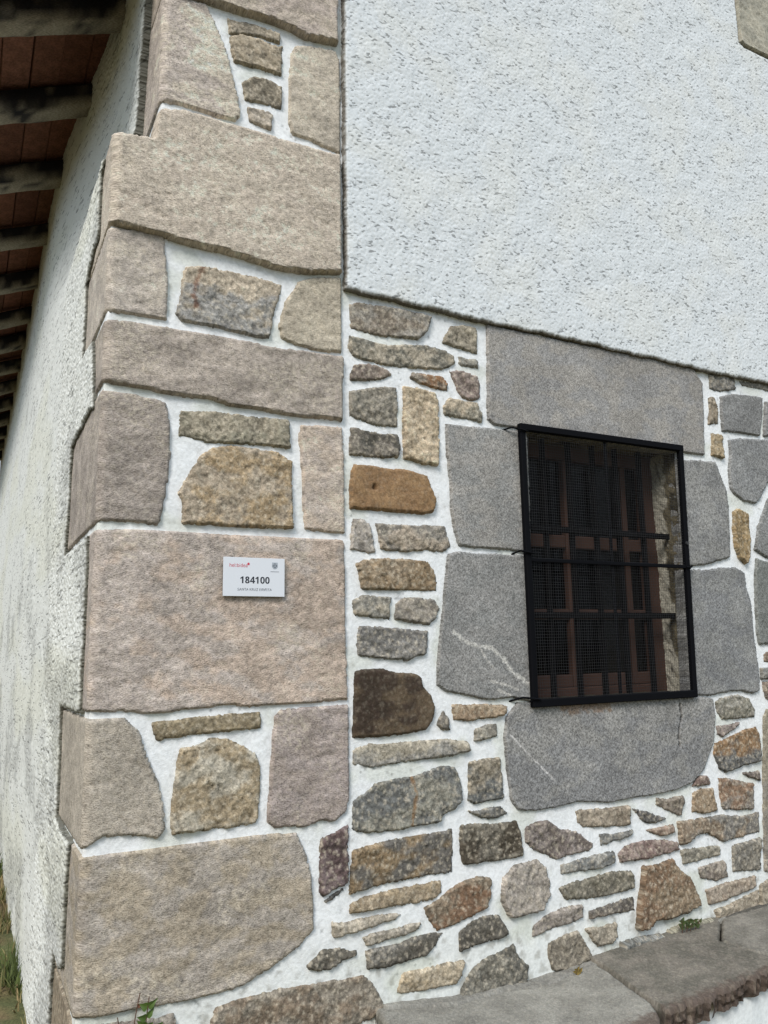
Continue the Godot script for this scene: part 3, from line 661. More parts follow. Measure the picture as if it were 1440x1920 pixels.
# ---------------------------------------------------------------- one stone of the masonry
const STYLE := {"q": "dressed", "g": "crystalline", "r": "rubble", "s": "smooth"}
func stone(parent: Node, called: String, style: String, base: String, alt: String, amount: float, lean: Vector2, proud: float, x0: float, g: float, label: String, cm: Array, marks: Array, frame := 0, skirt := -0.045) -> MeshInstance3D:
	count += 1
	var o := points(cm)
	var lo := o[0]
	var hi := o[0]
	for p in o:
		lo = lo.min(p)
		hi = hi.max(p)
	var mid := (lo + hi) / 2.0
	var half := (hi - lo) / 2.0
	if lo.x < -0.5: # corner stone: take the front half for leaning colours
		mid.x = hi.x / 2.0
		half.x = hi.x / 2.0
	lo -= Vector2.ONE * 0.012
	hi += Vector2.ONE * 0.012
	var nx := int((hi.x - lo.x) / g) + 2
	var ny := int((hi.y - lo.y) / g) + 2
	var off := Vector2(rng.randf_range(-90, 90), rng.randf_range(-90, 90))
	var tilt := Vector2(rng.randf_range(-1, 1), rng.randf_range(-1, 1)) * (0.045 if style == "r" else 0.02 if style == "s" else 0.0)
	var bright := rng.randf_range(0.97, 1.05) * (1.19 if style == "q" else 1.10 if style == "g" else 1.04)
	var key: String = STYLE[style]
	var cb := muted(base) * (bright / mean[key])
	var ca := muted(alt) * (bright / mean[key])
	var fleck := lin("cdc3b0") * (1.0 / mean[key])
	var grime_shade := lin("56534a") * (1.0 / mean[key])
	var broken := lin("584c45") * (1.0 / mean[key])
	var edge_r: float = {"q": 0.0045, "g": 0.0055, "r": 0.0060, "s": 0.010}[style]
	if frame == 2: edge_r = 0.007
	var grow: float = {"q": 0.0032, "g": 0.0036, "r": 0.0045, "s": 0.0052}[style]
	var rough: float = {"q": 0.0011, "g": 0.0010, "r": 0.0034, "s": 0.0026}[style]
	var ragged: float = {"q": 0.0016, "g": 0.0020, "r": 0.0026, "s": 0.002}[style]
	var spread := rng.randf_range(-0.30, 0.22)
	var lines := []
	for m in marks:
		lines.append([m[0], m[1], lin(m[2]) * (1.0 / mean[key]), points(m[3])])
	var d := PackedFloat32Array()
	var h := PackedFloat32Array()
	var col := PackedColorArray()
	d.resize(nx * ny)
	h.resize(nx * ny)
	col.resize(nx * ny)
	for j in ny:
		for i in nx:
			var k := j * nx + i
			var p := lo + Vector2(i, j) * g
			var s := p + off
			var e := inside_by(p, o) + grow
			if e > -0.03 and e < 0.03:
				e += ragged * (na.get_noise_2d(s.x * 22.0, s.y * 22.0) + 0.6 * nb.get_noise_2d(s.x * 90.0, s.y * 90.0))
			if frame == 2: e += 0.016 * smoothstep(0.30, 0.37, -p.y) * na.get_noise_2d(s.x * 11.0, s.y * 4.0)
			d[k] = e
			if e < -2.0 * g:
				h[k] = -0.012
				continue
			var b := clampf(e / edge_r, 0.0, 1.0)
			var bow := 1.0 - (1.0 - b) * (1.0 - b)
			var broad := na.get_noise_2d(s.x * 7.0, s.y * 7.0)
			var mids := na.get_noise_2d(s.x * 24.0 + 40.0, s.y * 24.0)
			var fine := nb.get_noise_2d(s.x * 75.0, s.y * 75.0 + 9.0)
			var face := proud if p.x > 0.02 or frame > 0 else lerpf(0.004, proud, smoothstep(-0.012, 0.02, p.x))
			var hh := face + rough * (1.1 * broad + 0.55 * mids) + 0.0006 * fine + tilt.dot(p - mid)
			var facet := 0.0
			if style == "r":
				# cleaved beds: steps along a slanting bedding
				var bed := (s.y + 0.35 * tilt.x / 0.045 * s.x) * 26.0 + 2.2 * broad
				var step := smoothstep(0.0, 0.16, bed - floorf(bed)) - (bed - floorf(bed))
				var cv := nc.get_noise_2d((s.x + 0.010 * mids) * 13.0, (s.y + 0.010 * fine) * 19.0)
				facet = cv
				hh += 0.0024 * step + 0.0040 * cv + 0.0022 * (nr.get_noise_2d(s.x * 8.0, s.y * 12.0) - 0.3)
			if style == "q":
				# cleft flakes with small scarps, and pits
				var flake := na.get_noise_2d(s.x * 7.0 + 7.0, s.y * 13.0) + 0.25 * mids
				facet = 0.14 * (smoothstep(0.02, 0.07, flake) + smoothstep(0.26, 0.31, flake) - 0.7)
				hh -= 0.0010 * smoothstep(0.02, 0.07, flake) + 0.0012 * smoothstep(0.26, 0.31, flake)
				hh -= 0.0020 * smoothstep(0.60, 0.75, nb.get_noise_2d(s.x * 34.0, s.y * 52.0 + 12.0))
				hh += 0.0005 * nb.get_noise_2d(s.x * 40.0 + 5.0, s.y * 95.0)
			h[k] = lerpf(-0.012, maxf(hh, 0.004), bow)
			var t := 0.5 + 0.95 * na.get_noise_2d(s.x * 5.0 + 20.0, s.y * 8.0) + 0.25 * mids
			t += 0.30 * facet
			t += lean.x * (p.x - mid.x) / half.x + lean.y * (p.y - mid.y) / half.y
			t = smoothstep(0.20, 0.80, t)
			if absf(lean.x) + absf(lean.y) < 0.7: t *= minf(1.0, amount * 1.7)
			var c := cb.lerp(ca, t)
			if style == "r":
				c = c * (1.0 + 0.34 * mids + 0.12 * fine + 0.14 * broad + 0.20 * facet)
				var vein := absf(na.get_noise_2d(s.x * 9.0 + 70.0, s.y * 13.0))
				c = c * (1.0 - 0.35 * smoothstep(0.035, 0.0, vein))
			else:
				c = c * (1.0 + 0.11 * mids + 0.12 * fine + 0.05 * broad + 0.5 * facet + 0.16 * na.get_noise_2d(s.x * 2.2, s.y * 3.0 + 33.0))
			if style == "q":
				# lime bloom and lichen in clustered flecks, much on some stones and little on others
				var bloom := smoothstep(0.0, 0.35, na.get_noise_2d(s.x * 3.0 + 11.0, s.y * 3.0) + spread) * smoothstep(-0.05, 0.30, na.get_noise_2d(s.x * 46.0, s.y * 58.0))
				c = c.lerp(fleck * 1.08, 0.42 * bloom)
				var dark := smoothstep(0.25, 0.5, na.get_noise_2d(s.x * 30.0 + 21.0, s.y * 42.0) + 0.4 * na.get_noise_2d(s.x * 4.0, s.y * 4.0 + 15.0))
				c = c * (1.0 - 0.22 * dark)
			# grime round the stone, its dark rim also painting in the contact shadow
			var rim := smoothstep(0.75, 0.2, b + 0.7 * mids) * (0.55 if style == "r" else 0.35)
			c = c.lerp(grime_shade, clampf(rim, 0.0, 0.8))
			if frame == 2:
				c = c.lerp(broken, 0.85 * smoothstep(0.345, 0.385, -p.y + 0.02 * mids))
			var f := smoothstep(0.22, 0.55, na.get_noise_2d(s.x * 38.0, s.y * 38.0 + 61.0))
			if style != "g":
				c = c.lerp(fleck, {"r": 0.46, "q": 0.20, "s": 0.10, "g": 0.0}[style] * f)
			for m in lines:
				var w: float = along(p, m[3]) + 0.7 * m[1] * mids
				var q := 1.0 - smoothstep(0.35 * m[1], m[1], w)
				if q > 0.0:
					c = c.lerp(m[2], q * {"vein": 0.8, "rust": 0.6, "hole": 0.8, "crack": 0.85}[m[0]])
					if m[0] == "hole": h[k] -= 0.007 * q
					if m[0] == "crack": h[k] -= 0.012 * q
			c.a = 1.0
			col[k] = c
	var turn := rng.randf_range(-0.4, 0.4) + (PI if rng.randf() > 0.5 else 0.0)
	var uvb := Transform2D(turn, Vector2.ONE / rng.randf_range(0.60, 0.95), 0.0, off * 0.37)
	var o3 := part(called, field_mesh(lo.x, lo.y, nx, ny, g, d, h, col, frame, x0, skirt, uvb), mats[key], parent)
	if label: o3.set_meta("label", label)
	return o3


func more_rubble() -> void:
	# the walling goes on to the right of the quoins, in rough courses
	var tones := ["857d6e", "6f6e69", "927e60", "7d7068", "9a8c75", "7c7d7c"]
	var y := 0.56
	while y < 2.66:
		var tall := rng.randf_range(0.09, 0.19)
		var x := (3.23 if y + tall < 1.27 else 3.58) + rng.randf_range(0.0, 0.04)
		while x < 4.3:
			var wide := rng.randf_range(0.13, 0.30)
			var o := []
			for p in [[0.0, 0.1], [0.12, 0.95], [0.5, 1.0], [0.9, 0.93], [1.0, 0.5], [0.96, 0.08], [0.5, 0.0]]:
				o.append((x + wide * p[0]) * 100.0 + rng.randf_range(-1.0, 1.0))
				o.append((y + tall * p[1]) * 100.0 + rng.randf_range(-1.0, 1.0))
			stone(front_wall, "rubble_stone", "r", tones[rng.randi() % 6], tones[rng.randi() % 6], 0.4, Vector2.ZERO, 0.009, 0.0, 0.011, "", o, [])
			x += wide + rng.randf_range(0.03, 0.06)
		y += tall + rng.randf_range(0.035, 0.06)


# ---------------------------------------------------------------- mortar: the sheets that the stones are set in
func mortar_sheet(u0: float, u1: float, v0: float, v1: float, x0: float, hole: Rect2) -> ArrayMesh:
	var nx := int((u1 - u0) / 0.0085) + 1
	var g := (u1 - u0) / (nx - 1)
	var ny := int((v1 - v0) / g) + 1
	var d := PackedFloat32Array()
	var h := PackedFloat32Array()
	var col := PackedColorArray()
	d.resize(nx * ny)
	h.resize(nx * ny)
	col.resize(nx * ny)
	var white := lin("eef1f3") * (0.985 / mean["mortar"])
	var damp := lin("d8dcd4") * (1.0 / mean["mortar"])
	for j in ny:
		for i in nx:
			var k := j * nx + i
			var u := u0 + i * g
			var v := v0 + j * g
			d[k] = 1.0
			if hole.size.x > 0.0:
				var q := Vector2(absf(u - hole.get_center().x), absf(v - hole.get_center().y)) - hole.size / 2.0 - Vector2(0.004, 0.004)
				d[k] = maxf(q.x, q.y)
			var a := na.get_noise_2d(u * 6.0 + 3.0, v * 6.0)
			var b := na.get_noise_2d(u * 28.0, v * 28.0 + 17.0)
			h[k] = 0.0018 * a + 0.0009 * b + 0.0003 * nb.get_noise_2d(u * 90.0, v * 90.0)
			if u < 0.0: h[k] -= 0.004
			var t := 0.7 * smoothstep(0.15, 0.6, na.get_noise_2d(u * 2.2 + 8.0, v * 3.0)) + 0.5 * smoothstep(0.75, 0.40, v)
			var crack := smoothstep(0.012, 0.004, absf(na.get_noise_2d(u * 2.6 + 50.0, v * 2.6))) * smoothstep(0.05, 0.3, na.get_noise_2d(u * 1.1, v * 1.1 + 70.0))
			h[k] -= 0.002 * crack
			col[k] = white.lerp(damp, clampf(t, 0.0, 1.0)) * (1.0 + 0.06 * b - 0.45 * crack)
			col[k] = col[k].lerp(lin("7d786a") * (1.0 / mean["mortar"]), 0.45 * smoothstep(0.35, 0.75, na.get_noise_2d(u * 12.0, v * 12.0 + 5.0) + 0.5 * smoothstep(0.7, 0.35, v) - 0.22))
			col[k].a = 1.0
	return field_mesh(u0, v0, nx, ny, g, d, h, col, 0, x0, -1000.0, Transform2D(0.0, Vector2.ONE / 0.8, 0.0, Vector2.ZERO))


func make_mortar() -> void:
	var st := SurfaceTool.new()
	st.append_from(mortar_sheet(-1.05, 0.8381, 0.02, 3.21, -0.004, Rect2()), 0, Transform3D.IDENTITY)
	st.append_from(mortar_sheet(-0.60, 0.69, 3.16, 4.62, 0.142, Rect2()), 0, Transform3D.IDENTITY)
	corner_pier = part("corner_pier", st.commit(), mats["mortar"], chapel)
	front_wall = part("front_wall", mortar_sheet(0.8341, 4.4, 0.02, 2.90, 0.0, OPEN), mats["mortar"], chapel)
	corner_pier.set_meta("label", "corner pier of large dressed quoin blocks")
	front_wall.set_meta("label", "rubble stone walling round the window, pointed in white mortar")


# ---------------------------------------------------------------- plain helpers
func box(st: SurfaceTool, lo: Vector3, hi: Vector3, bevel := 0.0, turn := Transform3D.IDENTITY) -> void:
	# a box with chamfered edges
	var c := (lo + hi) / 2.0
	var e := (hi - lo) / 2.0
	var b := minf(bevel, minf(e.x, minf(e.y, e.z)) * 0.8)
	for ax in 3:
		for sg in [-1.0, 1.0]:
			var n := Vector3.ZERO
			n[ax] = sg
			var u := Vector3.ZERO
			u[(ax + 1) % 3] = 1.0
			var w := n.cross(u)
			var eu := e[(ax + 1) % 3] - b
			var ew := e[(ax + 2) % 3] - b
			var p := [c + n * e[ax] - u * eu - w * ew, c + n * e[ax] + u * eu - w * ew, c + n * e[ax] + u * eu + w * ew, c + n * e[ax] - u * eu + w * ew]
			quad(st, p[0], p[1], p[2], p[3], turn)
	if b <= 0.0: return
	for ax in 3:
		for s1 in [-1.0, 1.0]:
			for s2 in [-1.0, 1.0]:
				var u := Vector3.ZERO
				u[ax] = e[ax] - b
				var a1 := (ax + 1) % 3
				var a2 := (ax + 2) % 3
				var p1 := Vector3.ZERO
				p1[a1] = s1 * e[a1]
				p1[a2] = s2 * (e[a2] - b)
				var p2 := Vector3.ZERO
				p2[a1] = s1 * (e[a1] - b)
				p2[a2] = s2 * e[a2]
				if s1 * s2 > 0.0:
					quad(st, c + p1 - u, c + p2 - u, c + p2 + u, c + p1 + u, turn)
				else:
					quad(st, c + p2 - u, c + p1 - u, c + p1 + u, c + p2 + u, turn)


func quad(st: SurfaceTool, a: Vector3, b: Vector3, c: Vector3, d: Vector3, turn := Transform3D.IDENTITY) -> void:
	# anticlockwise from outside; written clockwise for Godot
	var n := (b - a).cross(c - a).normalized()
	var us := [Vector2(0, 0), Vector2((b - a).length(), 0), Vector2((b - a).length(), (d - a).length()), Vector2(0, (d - a).length())]
	var ps := [a, b, c, d]
	for k in [0, 2, 1, 0, 3, 2]:
		st.set_normal(turn.basis * n)
		st.set_uv(us[k])
		st.add_vertex(turn * ps[k])


func start(c := Color.WHITE) -> SurfaceTool:
	var st := SurfaceTool.new()
	st.begin(Mesh.PRIMITIVE_TRIANGLES)
	st.set_color(c)
	return st


func one_box(lo: Vector3, hi: Vector3, bevel := 0.0, c := Color.WHITE, turn := Transform3D.IDENTITY) -> ArrayMesh:
	var st := start(c)
	box(st, lo, hi, bevel, turn)
	return st.commit()


func tube(st: SurfaceTool, line: PackedVector3Array, r: float, sides := 6) -> void:
	var rings := []
	for k in line.size():
		var t := (line[mini(k + 1, line.size() - 1)] - line[maxi(k - 1, 0)]).normalized()
		var u := t.cross(Vector3(0.31, 0.87, 0.38)).normalized()
		var w := t.cross(u)
		var ring := []
		for s in sides:
			var a := TAU * s / sides
			ring.append([line[k] + (u * cos(a) + w * sin(a)) * r, u * cos(a) + w * sin(a)])
		rings.append(ring)
	for k in line.size() - 1:
		for s in sides:
			var q := [rings[k][s], rings[k][(s + 1) % sides], rings[k + 1][(s + 1) % sides], rings[k + 1][s]]
			for x in [0, 2, 1, 0, 3, 2]:
				st.set_normal(q[x][1])
				st.set_uv(Vector2(float(s) / sides, k))
				st.add_vertex(q[x][0])


# ---------------------------------------------------------------- the body of the building behind the facing
func make_core() -> void:
	var c := lin("d8d6cc") * (1.0 / mean["mortar"])
	var st := start(c)
	var z0 := -0.55
	var z1 := -0.05
	box(st, Vector3(0.06, 0.0, z0), Vector3(OPEN.position.x - 0.02, 3.1, z1))
	box(st, Vector3(OPEN.end.x + 0.02, 0.0, z0), Vector3(7.2, 3.1, z1))
	box(st, Vector3(OPEN.position.x - 0.02, 0.0, z0), Vector3(OPEN.end.x + 0.02, OPEN.position.y - 0.02, z1))
	box(st, Vector3(OPEN.position.x - 0.02, OPEN.end.y + 0.02, z0), Vector3(OPEN.end.x + 0.02, 3.1, z1))
	box(st, Vector3(0.20, 3.1, z0), Vector3(7.2, 4.2, z1))
	# the side wall, the far walls
	box(st, Vector3(0.05, 0.0, -9.6), Vector3(0.5, 3.05, z0))
	box(st, Vector3(0.16, 3.05, -9.6), Vector3(0.6, 4.2, z0))
	box(st, Vector3(6.7, 0.0, -9.6), Vector3(7.2, 4.2, z0))
	box(st, Vector3(0.5, 0.0, -9.6), Vector3(6.7, 4.2, -9.2))
	part("wall_core", st.commit(), mats["mortar"], chapel)
	# gable above the wall
	var gb := start(c)
	for z in [-0.05, -0.55]:
		var a := Vector3(0.2, 4.2, z)
		var b := Vector3(7.2, 4.2, z)
		var t := Vector3(3.7, 4.25 + 3.7 * PITCH, z)
		for p in ([a, t, b] if z > -0.3 else [a, b, t]):
			gb.set_normal(Vector3(0, 0, 1 if z > -0.3 else -1))
			gb.set_uv(Vector2(p.x, p.y))
			gb.add_vertex(p)
	part("gable_core", gb.commit(), mats["mortar"], chapel)
	# window reveal, worn stone and flaking whitewash
	for side in 4:
		reveal(side)
	# the dark room behind the window
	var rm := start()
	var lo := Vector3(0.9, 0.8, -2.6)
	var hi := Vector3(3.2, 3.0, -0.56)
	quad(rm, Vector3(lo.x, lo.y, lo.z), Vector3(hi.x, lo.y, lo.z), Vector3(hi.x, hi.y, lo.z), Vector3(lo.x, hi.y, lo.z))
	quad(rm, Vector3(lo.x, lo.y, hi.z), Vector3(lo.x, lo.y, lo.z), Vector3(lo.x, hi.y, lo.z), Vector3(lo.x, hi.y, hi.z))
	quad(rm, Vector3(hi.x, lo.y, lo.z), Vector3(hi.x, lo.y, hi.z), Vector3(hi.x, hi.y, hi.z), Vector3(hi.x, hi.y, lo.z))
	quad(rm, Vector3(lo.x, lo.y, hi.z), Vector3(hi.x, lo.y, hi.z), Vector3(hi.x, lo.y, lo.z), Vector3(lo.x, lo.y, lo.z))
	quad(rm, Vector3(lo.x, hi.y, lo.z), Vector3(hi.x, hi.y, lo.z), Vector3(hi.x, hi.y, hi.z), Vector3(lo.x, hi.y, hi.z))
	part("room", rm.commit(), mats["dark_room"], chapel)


func reveal(side: int) -> void:
	var g := 0.008
	var deep := 0.56
	var long := OPEN.size.y if side < 2 else OPEN.size.x
	var nx := int(deep / g) + 1
	var ny := int(long / g) + 2
	var pos := PackedVector3Array()
	var nrm := PackedVector3Array()
	var uv := PackedVector2Array()
	var vc := PackedColorArray()
	var tri := PackedInt32Array()
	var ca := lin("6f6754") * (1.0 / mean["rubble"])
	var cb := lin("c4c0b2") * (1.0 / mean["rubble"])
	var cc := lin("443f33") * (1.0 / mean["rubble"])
	for j in ny:
		for i in nx:
			var q := minf(i * g, deep)
			var w := minf(j * g, long)
			var n := 0.006 * na.get_noise_2d(q * 14.0 + side * 9.0, w * 14.0) + 0.002 * nb.get_noise_2d(q * 60.0, w * 60.0 + side)
			n *= smoothstep(0.0, 0.02, q)
			var p := Vector3.ZERO
			match side:
				0: p = Vector3(OPEN.position.x + n, OPEN.position.y + w, -q)
				1: p = Vector3(OPEN.end.x - n, OPEN.position.y + w, -q)
				2: p = Vector3(OPEN.position.x + w, OPEN.position.y + n, -q)
				3: p = Vector3(OPEN.position.x + w, OPEN.end.y - n, -q)
			pos.append(p)
			uv.append(Vector2(q, w) / 0.75)
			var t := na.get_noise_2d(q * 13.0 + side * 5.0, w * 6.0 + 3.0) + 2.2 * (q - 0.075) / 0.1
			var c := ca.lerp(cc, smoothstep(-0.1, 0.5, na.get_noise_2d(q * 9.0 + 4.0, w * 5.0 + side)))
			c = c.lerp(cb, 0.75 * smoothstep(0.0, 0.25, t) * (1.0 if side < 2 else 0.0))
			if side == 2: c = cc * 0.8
			c.a = 1.0
			vc.append(c)
	for j in ny - 1:
		for i in nx - 1:
			var k := j * nx + i
			if side == 1 or side == 2:
				tri.append_array([k, k + 1, k + nx + 1, k, k + nx + 1, k + nx])
			else:
				tri.append_array([k, k + nx + 1, k + 1, k, k + nx, k + nx + 1])
	nrm.resize(pos.size())
	for s in range(0, tri.size(), 3):
		var w := (pos[tri[s + 2]] - pos[tri[s]]).cross(pos[tri[s + 1]] - pos[tri[s]])
		for x in 3: nrm[tri[s + x]] += w
	for s in nrm.size(): nrm[s] = nrm[s].normalized()
	var arr := []
	arr.resize(Mesh.ARRAY_MAX)
	arr[Mesh.ARRAY_VERTEX] = pos
	arr[Mesh.ARRAY_NORMAL] = nrm
	arr[Mesh.ARRAY_TEX_UV] = uv
	arr[Mesh.ARRAY_COLOR] = vc
	arr[Mesh.ARRAY_INDEX] = tri
	var me := ArrayMesh.new()
	me.add_surface_from_arrays(Mesh.PRIMITIVE_TRIANGLES, arr)
	part("window_reveal", me, mats["rubble"], chapel)


# ---------------------------------------------------------------- roughcast
func grit(u: float, v: float) -> float:
	var a := nb.get_noise_2d(u * 95.0, v * 95.0)
	var b := nb.get_noise_2d(u * 48.0 + 31.0, v * 48.0)
	var c := na.get_noise_2d(u * 5.0, v * 5.0 + 13.0)
	return 0.0003 * a + 0.0003 * b + 0.0022 * c - 0.0020 * smoothstep(0.35, 0.75, -a - 0.3 * b)


func pebbles(u: float, v: float, piece: int) -> float:
	# thrown coarse grit, standing well out of the wall
	if piece == 2: return 0.002 * na.get_noise_2d(u * 5.0, v * 5.0)
	var a := nb.get_noise_2d(u * 22.0 + 3.0, v * 70.0)
	var b := nb.get_noise_2d(u * 40.0, v * 110.0 + 50.0) if piece == 0 else 0.0
	return 0.0026 * smoothstep(-0.5, 0.6, a) + 0.0016 * b + 0.003 * na.get_noise_2d(u * 4.0, v * 4.0)


func make_front_render() -> void:
	var low := points([82.2,285.3,93.6,285.3,103.9,285.0,114.4,284.4,124.1,285.0,134.0,284.2,144.2,283.8,168.4,284.1,197.3,283.9,228.7,283.4,266.3,282.8,292.1,282.5,315.7,282.6])
	var g := 0.0055
	var u0 := 0.79
	var v0 := 2.78
	var nx := int((4.4 - u0) / g)
	var ny := int((5.55 - v0) / g)
	var d := PackedFloat32Array()
	var h := PackedFloat32Array()
	var col := PackedColorArray()
	d.resize(nx * ny)
	h.resize(nx * ny)
	col.resize(nx * ny)
	var white := lin("d7dcdf") * (1.0 / mean["roughcast"])
	var warm := lin("dedcd0") * (1.0 / mean["roughcast"])
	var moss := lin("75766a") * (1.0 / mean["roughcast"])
	var gap := points([322, 560, 321.5, 478, 325, 476.5, 370, 476.5, 372, 560])
	for j in ny:
		var v := v0 + j * g
		for i in nx:
			var k := j * nx + i
			var u := u0 + i * g
			# bottom edge
			var s := 0
			while s < low.size() - 2 and u > low[s + 1].x: s += 1
			var yb := lerpf(low[s].y, low[s + 1].y, clampf((u - low[s].x) / (low[s + 1].x - low[s].x), 0.0, 1.0))
			yb += 0.006 * na.get_noise_2d(u * 9.0, 1.0) + 0.002 * nb.get_noise_2d(u * 70.0, 5.0)
			var xl := 0.8255 + 0.004 * na.get_noise_2d(v * 7.0, 44.0) + 0.002 * nb.get_noise_2d(v * 60.0, 2.0)
			var e := minf(v - yb, u - xl)
			e = minf(e, 4.22 + PITCH * u - v)
			if u > 3.1 and v > 4.6: e = minf(e, -inside_by(Vector2(u, v), gap))
			d[k] = e
			if e < -0.02: continue
			h[k] = 0.031 + grit(u, v) - 0.006 * (1.0 - smoothstep(0.0, 0.010, e))
			var c := white.lerp(warm, 0.22 * smoothstep(-0.2, 0.6, na.get_noise_2d(u * 2.3, v * 2.3)))
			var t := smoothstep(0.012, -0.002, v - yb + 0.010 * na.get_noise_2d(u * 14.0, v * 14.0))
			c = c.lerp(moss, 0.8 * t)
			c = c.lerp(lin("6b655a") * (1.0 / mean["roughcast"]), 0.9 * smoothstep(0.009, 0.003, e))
			c.a = 1.0
			col[k] = c
	var o := part("front_render", field_mesh(u0, v0, nx, ny, g, d, h, col, 0, 0.0, -0.03, Transform2D(0.0, Vector2.ONE / 0.8, 0.0, Vector2.ZERO)), mats["roughcast"], chapel)
	o.set_meta("label", "white roughcast plaster above the rubble and window")


func make_side_render() -> void:
	var near := points([-16.0,460.0,-17.0,410.0,-20.0,385.0,-23.5,370.0,-27.0,350.0,-30.0,332.0,-12.3,322.2,-17.2,318.4,-18.1,308.8,-17.5,298.5,-19.2,296.0,-26.9,296.5,-39.0,292.5,-44.9,288.7,-44.1,277.9,-44.9,267.8,-45.6,261.5,-31.1,259.8,-19.0,258.4,-13.7,245.4,-12.2,232.8,-20.1,234.5,-40.0,233.5,-58.2,233.4,-65.9,232.3,-68.6,222.4,-68.2,205.1,-71.1,191.7,-52.3,191.0,-23.3,190.9,-10.7,191.0,-8.7,181.6,-9.0,171.7,-8.9,157.6,-9.6,145.9,-8.8,137.0,-34.2,136.4,-57.9,136.3,-59.1,131.4,-57.1,120.1,-55.9,103.6,-57.3,99.3,-44.8,98.0,-23.6,98.2,-19.2,97.7,-21.7,87.2,-22.2,69.6,-21.6,62.0,-29.3,59.6,-45.2,59.0,-48.2,48.5,-48.7,36.7,-49.8,26.0])
	var white := lin("dddfdb") * (1.0 / mean["roughcast"])
	var warm := lin("d6d6c4") * (1.0 / mean["roughcast"])
	var grime := lin("565655") * (1.0 / mean["roughcast"])
	var o := near.duplicate()
	o.append(Vector2(-2.6, -0.3))
	o.append(Vector2(-2.6, 4.6))
	var st := SurfaceTool.new()
	for piece in 3:
		var g: float = [0.0048, 0.012, 0.03][piece]
		var gv: float = [0.0048, 0.009, 0.02][piece]
		var u0: float = [-1.2, -3.2, -9.6][piece]
		var u1: float = [0.02, -1.199, -3.199][piece]
		var nx := int(round((u1 - u0) / g)) + 1
		var ny := int(4.66 / gv)
		var d := PackedFloat32Array()
		var h := PackedFloat32Array()
		var col := PackedColorArray()
		d.resize(nx * ny)
		h.resize(nx * ny)
		col.resize(nx * ny)
		for j in ny:
			var v := -0.05 + j * gv
			for i in nx:
				var k := j * nx + i
				var u := u0 + i * g
				var e := 1.0
				if u > -0.95:
					e = inside_by(Vector2(u, v), o)
					if absf(e) < 0.03: e += 0.004 * na.get_noise_2d(u * 20.0, v * 20.0) + 0.0025 * nb.get_noise_2d(u * 85.0, v * 85.0)
				d[k] = e
				if e < -0.03: continue
				h[k] = 0.016 + pebbles(u, v, piece) - 0.007 * (1.0 - smoothstep(0.0, 0.012, e))
				var c := white.lerp(warm, 0.4 * smoothstep(-0.1, 0.5, na.get_noise_2d(u * 0.3 + 4.0, v * 1.2)))
				# algae and rain streaks, worst low down and beside the quoins
				var run := na.get_noise_2d(u * 0.9, v * 1.3 + 30.0)
				var wet := 0.60 * smoothstep(2.8, 0.9, v) + 0.40 * smoothstep(0.25, 0.0, e)
				var t := smoothstep(0.0, 0.7, run + 0.5 * na.get_noise_2d(u * 5.0, v * 34.0) + wet - 0.42)
				c = c.lerp(grime, 0.50 * t * (0.45 + 0.55 * smoothstep(-0.2, 0.4, nb.get_noise_2d(u * 24.0 + 3.0, v * 90.0))))
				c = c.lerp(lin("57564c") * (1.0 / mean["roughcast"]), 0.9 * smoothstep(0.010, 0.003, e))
				c.a = 1.0
				col[k] = c
		st.append_from(field_mesh(u0, -0.05, nx, ny, g, d, h, col, 1, 0.0, -0.03, Transform2D(Vector2(0.24, 0), Vector2(0, 1.25), Vector2.ZERO), gv), 0, Transform3D.IDENTITY)
	var p := part("side_render", st.commit(), mats["roughcast"], chapel)
	p.set_meta("label", "grimy white roughcast of the shaded side wall under the eaves")
	# the stone set in the front roughcast, high on the right
	stone(front_wall, "jamb_stone", "q", "a29c88", "8f8c7c", 0.4, Vector2.ZERO, 0.040, 0.0, 0.009, "greenish beige stone set high in the roughcast", [322, 560, 321.5, 478.5, 325, 477, 370, 477, 372, 560], [])


